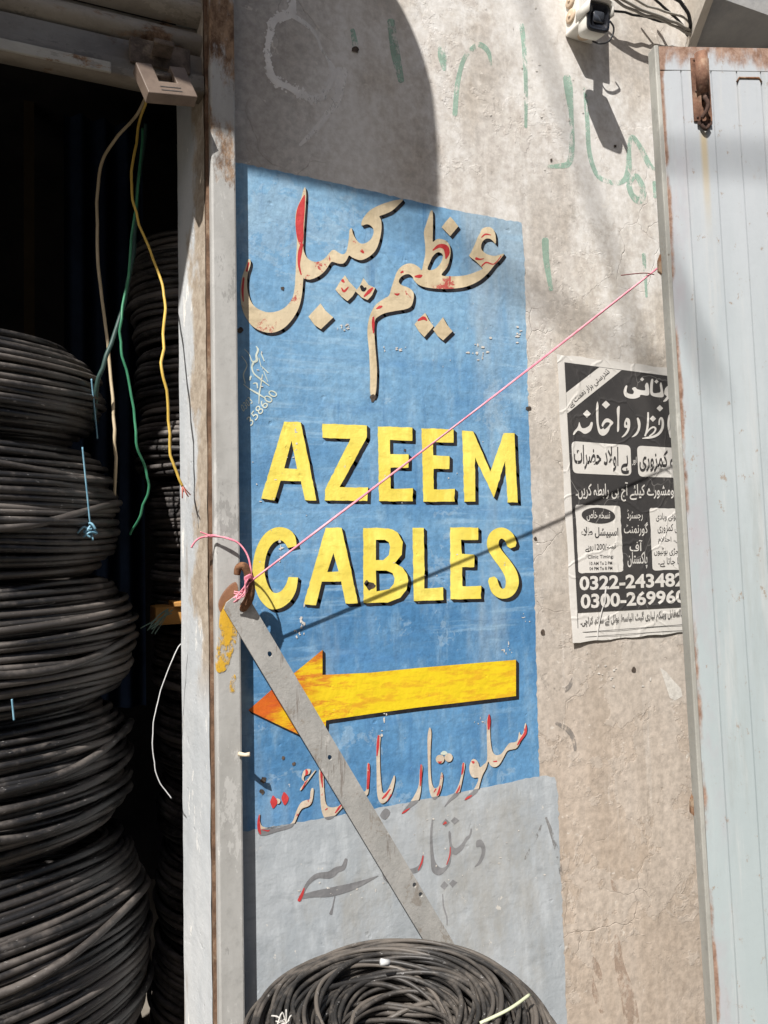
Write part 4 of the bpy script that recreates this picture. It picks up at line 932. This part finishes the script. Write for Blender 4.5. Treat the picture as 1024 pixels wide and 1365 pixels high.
mb = MB(); P = cr([Wk(316,766,-.088), Wk(318,757,-.092), Wk(325,755,-.096), Wk(331,764,-.096), Wk(334,782,-.092), Wk(332,798,-.083), Wk(326,808,-.068), Wk(322,812,-.056)], 6)
mb.tube(P, np.interp(np.linspace(0, 1, len(P)), [0, .2, .7, 1], [.006, .0075, .009, .008]), 10); mb.build('hook', RUST, bar)
PINK = mat_plain('pink_raffia', (.62, .17, .24), (.74, .33, .38), 30, .45)
hook2 = W(876, 358, -.235)
st = thing('pink_string', Wk(333, 785, -.10), 'taut pink plastic string tied from bar hook to the metal door edge', 'string')
A0 = Wk(333, 776, -.104); mid = (A0+hook2)/2+np.array([0, 0, -.004])
mb = MB(); P = cr([A0, mid, hook2], 14); mb.tube(P, .0021, 6); Q = P.copy(); s_ = np.linspace(0, 1, len(P)); Q += np.stack([0*s_, -.0006+.0008*np.sin(s_*9), .0016*np.sin(s_*6)], 1); mb.tube(Q, .0014, 5)
mb.build('strand', PINK, st)
mb = MB(); rg = np.random.default_rng(12)
for k in range(10):
    o = rg.normal(0, .002, 3); mb.tube(cr([Wk(334,768,-.106)+o, Wk(329,775,-.112)+o, Wk(324,790,-.102)+rg.normal(0, .003, 3), Wk(313+rg.normal(0, 2),796+rg.normal(0, 4),-.090)], 5), .0013, 5)
mb.tube(cr([Wk(331,772,-.11), Wk(326,782,-.112), Wk(318,792,-.10), Wk(316,798,-.098), Wk(322,796,-.104), Wk(328,785,-.11), Wk(333,776,-.11)], 5), .0014, 5)
for a in np.linspace(-.006, .006, 5): mb.tube([Wk(326,772+a*300,-.112), Wk(333,768+a*300,-.115), Wk(338,772+a*300,-.095)], .0022, 5)
mb.build('knot', PINK, st)
mb = MB(); mb.tube(cr([Wk(335,772,-.105), Wk(334,755,-.102), Wk(329,738,-.092), Wk(318,724,-.082), Wk(302,717,-.07), Wk(284,715,-.06), Wk(270,716,-.055), Wk(261,721,-.055), Wk(255,730,-.05)], 6), .0019, 5)
mb.tube(cr([Wk(318,723,-.082), Wk(296,716,-.07), Wk(278,713,-.058), Wk(267,709,-.055)], 6), .0014, 5); mb.tube(cr([Wk(296,716,-.07), Wk(284,713,-.06), Wk(274,716,-.06)], 5), .0012, 5); mb.build('tail', PINK, st)
mb = MB(); mb.tube(cr([Wk(872,366,-.36), Wk(860,364,-.353), Wk(845,365,-.346), Wk(828,367,-.34)], 6), .0012, 5); mb.build('tail', mat_plain('dark_red_string', (.16, .05, .05), (.24, .09, .08), 30, .6), st)

# ================================================================ METAL DOOR
da = math.radians(18); lean = math.radians(1.75)
u = np.array([math.cos(da), -math.sin(da), 0.0]); up = np.array([0, 0, 1.0]); nD = np.array([-math.sin(da), -math.cos(da), 0.0])
u2 = u*math.cos(lean)+up*math.sin(lean); v2 = -u*math.sin(lean)+up*math.cos(lean)     # in-plane lean
TLd = W(878, 62, -.245)
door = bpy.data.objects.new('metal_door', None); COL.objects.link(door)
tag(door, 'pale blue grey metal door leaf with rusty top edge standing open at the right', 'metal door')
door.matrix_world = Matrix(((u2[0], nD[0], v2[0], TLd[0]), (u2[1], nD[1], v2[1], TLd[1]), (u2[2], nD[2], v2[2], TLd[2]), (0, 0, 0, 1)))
HD = TLd[2]-.03-GZ; WD = .85
def drust(M):
    x = M.axis(0); z = M.axis(2); t = M.ramp(z, -.06, .0, 0, .26); l = M.ramp(x, .045, .004, 0, .17)
    lz = M.ramp(z, -1.5, -.2, .55, 1.0); return M.math('ADD', M.math('ADD', t, M.mul(l, lz)), -.2)
DP = Mat('door_paint')
_z = DP.axis(2); _x = DP.axis(0)
_n = DP.noise(3.5, 6, .62, DP.vec((1.6, 1, .3))); _c = DP.mix(DP.ramp(_n, .35, .65), (.325, .365, .38), (.395, .43, .445))
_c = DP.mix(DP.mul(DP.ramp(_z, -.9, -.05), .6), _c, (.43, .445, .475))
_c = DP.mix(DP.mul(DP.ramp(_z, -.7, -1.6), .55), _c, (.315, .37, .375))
_s = DP.ramp(DP.noise(14, 6, .7, DP.vec((1.5, 1, .10))), .50, .66); _c = DP.mix(DP.mul(_s, .5), _c, (.46, .465, .46))
_d = DP.ramp(DP.noise(30, 7, .78, DP.vec((1, 1, .7), (4, 4, 4))), .605, .64); _c = DP.mix(DP.mul(_d, .75), _c, (.26, .20, .15))
_g = DP.ramp(DP.noise(7, 6, .75, DP.vec((1.4, 1, .16), (6, 2, 2))), .54, .70); _c = DP.mix(DP.mul(_g, .45), _c, (.27, .29, .28))
_m = DP.mul(DP.ramp(_x, .075, .02), DP.ramp(DP.noise(4, 5, .7, DP.vec((1, 1, .4), (1, 7, 3))), .45, .62)); _c = DP.mix(DP.mul(_m, .5), _c, (.36, .30, .33))
_run = DP.mul(DP.ramp(DP.math('ABSOLUTE', DP.math('SUBTRACT', _x, .088)), .012, .002), DP.mul(DP.ramp(_z, -.17, -.2), DP.ramp(_z, -.45, -.2)))
_c = DP.mix(DP.mul(_run, .75), _c, (.46, .36, .20))
_r = DP.noise(13, 7, .75, DP.vec((1, 1, .45), (3, 1, 4)))
_t = DP.ramp(_z, -.085, -.002, 0, .34); _l = DP.mul(DP.ramp(_x, .016, .001, 0, .42), DP.ramp(DP.noise(2.2, 4, .6, DP.vec((0, 0, 1))), .38, .6))
_rm = DP.ramp(DP.math('ADD', _r, DP.math('ADD', _t, _l)), .60, .84)
_rc = DP.mix(DP.ramp(DP.noise(40, 6, .75), .3, .7), (.16, .085, .055), (.34, .235, .18)); _c = DP.mix(_rm, _c, _rc)
DOORP = DP.done(_c, DP.ramp(_rm, 0, 1, .5, .9), DP.bump(DP.math('ADD', DP.mul(DP.noise(5, 4, .6, DP.vec((1, 1, .5))), 1.0), DP.mul(DP.noise(60, 5, .7), .18)), .35, .006))
mb = MB()
# board sheet: profile across u with pressed grooves; local axes x=u, y=normal (towards camera), z=v
seams = [onplane(x_, 98, TLd, nD)-TLd for x_ in (908, 948, 982, 1014)]
su = [float(np.dot(q, u2)) for q in seams]; stepu = su[3]-su[2]
while su[-1] < WD-.03: su.append(su[-1]+stepu)
prof = [(.0, 0.0)]
for s_ in su: prof += [(s_-.0016, .0008), (s_-.0004, -.003), (s_+.0004, -.003), (s_+.0016, .0008)]
prof += [(WD, 0)]
zt0 = -.0518; nz = 24; V = []
for j in range(nz+1):
    z = zt0+(-HD-zt0)*j/nz
    for k, (x, y) in enumerate(prof): V.append((x, y-.0004+.0016*math.sin(x*31+z*7)*math.sin(z*2.3+x*9)*min(1, (zt0-z)*8), z))
n = len(prof); mb.add(V, [(j*n+i, (j+1)*n+i, (j+1)*n+i+1, j*n+i+1) for j in range(nz) for i in range(n-1)])
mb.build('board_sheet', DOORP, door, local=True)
mb = MB(); mb.box((0.0, -.034, -.0512), (WD, .0012, 0)); mb.build('top_rail', DOORP, door, local=True, bevel=.0006)
EDGE = mat_metalpaint('door_edge_paint', (.27, .265, .24), (.35, .345, .315), None, .35, .4, (1, 1, .3))
mb = MB(); mb.box((-.0105, -.030, -HD), (-.0005, .002, .002)); mb.build('edge_frame', EDGE, door, local=True, bevel=.002)
mb = MB(); mb.box((WD-.04, -.034, -HD), (WD, -.008, -.053)); mb.box((.0, -.034, -HD), (WD-.041, -.008, -HD+.04)); mb.build('back_frame', EDGE, door, local=True)
# pressed inset outline near the top (rounded)
mb = MB()
for x0_, x1_ in ((su[2]+.002, su[3]-.001),):
    mb.tube([(x0_-.003, .001, -.075), (x0_+.002, .001, -.066), (x1_-.004, .001, -.066), (x1_+.001, .001, -.075)], .0022, 6)
mb.build('pressed_edge', RUST, door, local=True)
# barrel bolt
q0 = onplane(935, 122, TLd, nD)-TLd; bu, bv = float(np.dot(q0, u2)), float(np.dot(q0, v2))
BOLT = mat_rust('bolt_rust', (.075, .035, .022), (.24, .13, .085))
q1 = onplane(935, 75, TLd, nD)-TLd; q2 = onplane(937, 163, TLd, nD)-TLd; zt1, zb1 = float(np.dot(q1, v2)), float(np.dot(q2, v2))
mb = MB(); mb.box((bu-.022, .001, zb1), (bu+.019, .0042, zt1-.006)); pl = mb.build('bolt_plate', BOLT, door, local=True, bevel=.0008)
mb = MB(); zmid = zt1-(zt1-zb1)*.62
for (za, zb2) in ((zt1+.002, zmid),):
    for a0 in range(10):
        pass
    ang = np.linspace(math.pi, 0, 12); V = []
    for z in (za, zb2): V += [(bu+.0005+.0140*math.cos(t_), .004+.0155*math.sin(t_), z) for t_ in ang]
    V += [(bu+.0005+.0105*math.cos(t_), .004+.012*math.sin(t_), zb2) for t_ in ang]
    mb.add(V, [(i, i+1, 12+i+1, 12+i) for i in range(11)]+[(12+i, 12+i+1, 24+i+1, 24+i) for i in range(11)]+[tuple(range(11, -1, -1))], 0, True)
for sx in (-1, 1): mb.add([(bu+.0005+sx*.0125, .004+.006, zt1), (bu+.0005+sx*.0125, .0045, zb1), (bu+.0005+sx*.0085, .012, zb1), (bu+.0005+sx*.0085, .014, zt1)], [(0, 1, 2, 3)])
mb.build('barrel', BOLT, door, local=True)
BD = mat_rust('bolt_dark', (.03, .018, .014), (.10, .055, .04))
mb = MB(); mb.tube([(bu+.001, .0115, zt1), (bu+.001, .0115, zmid-.012)], .0078, 10)
mb.tube(cr([(bu+.0, .013, zmid-.006), (bu-.003, .020, zmid-.014), (bu+.001, .022, zmid-.028), (bu-.003, .019, zmid-.042), (bu-.009, .012, zmid-.052)], 5), .0045, 8); mb.build('bolt_rod', BD, door, local=True)
mb = MB(); mb.box((bu-.016, .0045, zb1-.009), (bu+.016, .007, zb1-.001)); mb.tube(cr([(bu-.009, .0075, zb1-.010), (bu, .0085, zb1-.019), (bu+.009, .0075, zb1-.010)], 5), .004, 6); mb.build('catch', BD, door, local=True)
rg = np.random.default_rng(4); mb = MB()
for sx in (-.0145, .0125):
    for z in (zt1-.012, zt1-(zt1-zb1)*.55, zb1+.008): mb.tube([(bu+sx, .004, z), (bu+sx, .0058, z)], .0022, 8)
mb.build('screws', BD, door, local=True)
# brown lugs on the door's back edge, one holds the string
for px_, py_, lab in ((877, 355, None), (923, 1075, None)):
    q = onplane(px_, py_, TLd-nD*.03, nD)-TLd; qu, qv = float(np.dot(q, u2)), float(np.dot(q, v2))
    mb = MB(); V = []
    for yy in (-.024, -.032):
        V += [(-.006, yy, qv+.034), (-.016, yy, qv+.012), (-.017, yy, qv-.012), (-.006, yy, qv-.022)]
    mb.add(V, [(0, 1, 2, 3), (7, 6, 5, 4), (0, 4, 5, 1), (1, 5, 6, 2), (2, 6, 7, 3), (3, 7, 4, 0)]); mb.build('lug', RUST, door, local=True)

# ================================================================ CCTV CAMERA
WHP = mat_plain('white_plastic', (.62, .60, .55), (.70, .68, .63), 14, .45, .08); CAPM = mat_plain('beige_cap', (.50, .38, .27), (.58, .46, .34), 30, .6, .1)
LENS = mat_plain('camera_glass', (.012, .013, .016), (.02, .022, .028), 8, .12, .0, .6)
bl = W(753, 50, 0); br = W(788, 63, 0)
cc = thing('security_camera', (bl[0], 0, bl[2]), 'white bullet security camera on square junction box fixed to the wall', 'security camera')
bw = br[0]-bl[0]; bh = .15; bd = .052
mb = MB(); mb.box((bl[0], -bd, bl[2]), (bl[0]+bw, -.0005, bl[2]+bh)); mb.build('junction_box', WHP, cc, bevel=.004)
mb = MB()
def disc(c_, n_, r, h):
    n_ = np.array(n_, float); mb.tube([np.array(c_), np.array(c_)+n_*h, np.array(c_)+n_*h*1.6], [r, r, r*.75], 18); mb.tube([np.array(c_), np.array(c_)+n_*h*2.1], r*.3, 10)
for z in (.035, .072, .115):
    disc((bl[0]-.0002, -bd*.5, bl[2]+z), (-1, 0, 0), .0165, .003); mb.build('conduit_cap', CAPM, cc); mb = MB()
disc((bl[0]+bw*.5, -bd*.5, bl[2]-.0002), (0, 0, -1), .017, .003); mb.build('conduit_cap', CAPM, cc)
fc = W(798, 23, -.118)
axis = np.array([-.10, -1, -.12]); axis /= np.linalg.norm(axis); rx = np.cross(axis, [0, 0, 1]); rx = -rx/np.linalg.norm(rx); uz = np.cross(axis, rx); uz = uz if uz[2] > 0 else -uz
def ring(c_, hw_, hh_, k=.45, n=24):
    out = []
    for t_ in np.linspace(0, 2*math.pi, n, endpoint=False):
        ca, sa = math.cos(t_), math.sin(t_); e = k
        out.append(c_+rx*hw_*math.copysign(abs(ca)**e, ca)+uz*hh_*math.copysign(abs(sa)**e, sa))
    return out
def loft(mb, rings, m=0, cap=(True, True)):
    n = len(rings[0]); V = [p_ for r_ in rings for p_ in r_]; fs = []
    for i in range(len(rings)-1):
        for q in range(n): fs.append((i*n+q, i*n+(q+1) % n, (i+1)*n+(q+1) % n, (i+1)*n+q))
    if cap[0]: fs.append(tuple(range(n-1, -1, -1)))
    if cap[1]: fs.append(tuple((len(rings)-1)*n+q for q in range(n)))
    mb.add(V, fs, m, True)
hw_, hh_ = .0285, .031
mb = MB(); bk = fc-axis*.045
loft(mb, [ring(bk, hw_*.85, hh_*.85), ring(bk+axis*.008, hw_*1.0, hh_*1.0), ring(fc-axis*.004, hw_*1.06, hh_*1.04)]); mb.build('housing', WHP, cc)
mb = MB(); loft(mb, [ring(fc-axis*.0035, hw_*1.0, hh_*.99, .38), ring(fc+axis*.002, hw_*1.0, hh_*.99, .38), ring(fc+axis*.002, hw_*.80, hh_*.78, .38), ring(fc-axis*.001, hw_*.76, hh_*.74, .38)], cap=(False, True)); fp = mb.build('front_plate', LENS, cc)
mb = MB(); loft(mb, [ring(fc+axis*.0005, hw_*.5, hh_*.4, .3), ring(fc+axis*.0012, hw_*.5, hh_*.4, .3)]); mb.build('lens', mat_plain('lens_glass', (.03, .034, .042), (.045, .05, .06), 4, .05, 0, .8), cc)
mb = MB(); loft(mb, [ring(np.array([bl[0]+bw*.55, -bd, bl[2]+.062]), .014, .014, .9), ring(bk+axis*.004+uz*-.004, .012, .012, .9)]); mb.build('mount_arm', WHP, cc)
mb = MB(); vis = [ring(bk+uz*.003, hw_*1.12, hh_*1.1), ring(fc+axis*.012+uz*.003, hw_*1.14, hh_*1.1)]
V = []; 
for r_ in vis: V += [p_ for p_ in r_[0:13]]
mb.add(V, [(i, i+1, 13+i+1, 13+i) for i in range(12)], 0, True); o = mb.build('sun_visor', WHP, cc); sm = o.modifiers.new('solid', 'SOLIDIFY'); sm.thickness = .002
BLKW = mat_plain('black_wire', (.015, .015, .016), (.025, .025, .026), 10, .5)
mb = MB(); mb.tube(cr([W(813,28,-.06), W(818,36,-.06), W(817,46,-.055), W(810,56,-.05), W(800,58,-.045), W(790,55,-.03)], 6), .0022, 6); mb.build('pigtail', BLKW, cc)
# cables at the top
GW = mat_plain('grey_cable', (.30, .28, .25), (.38, .36, .32), 10, .55)
for i, (pts, m_, r_, lb) in enumerate((
    ([(760,-60,-.05),(810,-14,-.05),(845,8,-.05),(880,22,-.05),(908,34,-.045),(924,44,-.03)], GW, .0038, 'pale grey cable, upper one of the bunch right of the camera'),
    ([(770,-50,-.045),(815,-5,-.045),(850,17,-.045),(885,28,-.045),(910,40,-.04),(923,50,-.03)], GW, .0032, 'pale grey cable, lower one of the bunch right of the camera'),
    ([(800,-40,-.055),(845,-2,-.055),(880,14,-.05),(912,24,-.045),(925,40,-.03)], GW, .0028, 'pale grey cable, topmost of the bunch right of the camera'),
    ([(850,-30,-.05),(876,2,-.05),(900,22,-.045),(918,46,-.03)], BLKW, .0030, 'black cable crossing the grey bunch near the canopy'),
    ([(815,14,-.03),(840,19,-.03),(866,24,-.028),(888,30,-.026),(908,40,-.02),(920,52,-.012)], BLKW, .0028, 'thin dark cable running from camera toward the door top'),
    ([(872,-40,-.06),(890,-12,-.06),(908,4,-.06),(918,20,-.055),(921,50,-.02)], BLKW, .0045, 'thick black cable dropping at the corner of the canopy'))):
    wire('wall_cable', pts, r_, m_, lb, 'cable')
# concrete canopy over the doorway
CONC = mat_plain('rough_concrete', (.23, .235, .24), (.34, .335, .325), 9, .95, .9)
a0, a1 = W(925, 66, -.002), W(951, -6, -.13); a2 = a1+np.array([.0, .0, .4]); a3 = np.array([a0[0], -.002, a0[2]+.5])
cp = thing('concrete_canopy', (a0[0], 0, a0[2]), 'rough grey concrete canopy edge above the metal door', 'canopy')
mb = MB()
w1 = np.array([1.5, 0, 0]); mb.hexa([a0, a0+w1, a1+w1, a1, a3, a3+w1, a2+w1, a2]); mb.build('slab', CONC, cp)
LITBAND = mat_plain('canopy_sunlit_tone', (.44, .40, .35), (.52, .48, .42), 14, .95, .6)  # lighter tone puts sunlight on the canopy's left edge into the colour
mb = MB(); b0, b1 = a0-np.array([.028, 0, 0]), a1-np.array([.024, 0, 0]); o_ = np.array([-.002, 0, .0])
dn_ = np.array([0, -.003, -.010])
mb.hexa([b0+dn_, a0+dn_+o_, a1+dn_+o_, b1+dn_, a3-np.array([.028, 0, 0]), a3+o_, a2+o_, a2-np.array([.024, 0, 0])]); mb.build('edge_band', LITBAND, cp)

# ================================================================ SHADE GIVERS ABOVE THE PICTURE
ZA = 3.05
def lift(px_, py_, z=None, dist=None):
    w = W(px_, py_, 0)
    if dist is not None: return w-SUN/np.linalg.norm(SUN)*dist
    return w-SUN*((w[2]-z)/SUN[2])
edge = [lift(*q, z=ZA) for q in ((240,206),(318,226),(400,246),(500,268),(560,279),(583,283),(586,266),(586,230),(583,180),(575,120),(556,60),(526,0),(470,-90),(400,-170))]
edge = [np.array(p_) for p_ in edge]
far = [np.array([edge[-1][0], -.002, ZA]), np.array([-2.6, -.002, ZA]), np.array([-2.6, edge[0][1], ZA])]
polyA = [p_ for p_ in cr(edge, 4)]+far
mb = MB(); tr = tessellate_polygon([[Vector((p_[0], p_[1], 0)) for p_ in polyA]]); N = len(polyA)
V = [p_ for p_ in polyA]+[p_+np.array([0, 0, .012]) for p_ in polyA]
mb.add(V, [tuple(t_) for t_ in tr]+[tuple(i+N for i in t_) for t_ in tr]+[(i, (i+1) % N, N+(i+1) % N, N+i) for i in range(N)])
tag(mb.build('awning', mat_plain('tin_sheet', (.30, .30, .30), (.38, .38, .37), 8, .6)), 'tin awning sheet over the shop front, above the picture, shading the wall top', 'awning')
for k, (p, q, d_, r_, lb) in enumerate((((690,-40),(812,330),8.5,.0125,'overhead power cable crossing above the street, nearest the wall'), ((470,250),(1040,590),8.2,.011,'overhead power cable crossing above the street, lower one'))):
    A, B = lift(*p, dist=d_), lift(*q, dist=d_+.3); d2 = (B-A)/np.linalg.norm(B-A)
    mb = MB(); mb.tube([A-d2*1.2, A, (A+B)/2, B, B+d2*.6], r_, 8)
    tag(mb.build('overhead_cable', BLKW), lb, 'cable')
# house across the lane: keeps the low sky off the shaded front
FAC = mat_plain('opposite_plaster', (.24, .21, .18), (.32, .28, .24), 2, .95, .3)
hs = thing('lane_house', (0, -7, GZ), 'plain plastered house across the lane, behind the viewer', 'house')
mb = MB(); mb.box((-9, -10, GZ), (9, -7, 6.2)); mb.build('walls', FAC, hs)
mb = MB(); mb.box((-9.2, -10.2, 6.2), (9.2, -6.8, 6.45)); mb.build('parapet', CONC, hs)
mb = MB(); mb.box((-2.2, .05, GZ+.004), (XJ0-.01, 2.2, GZ+.03)); tag(mb.build('shop_floor', DARK), kind='structure')  # dark sheet over the ground; the shop's shade is in its colour
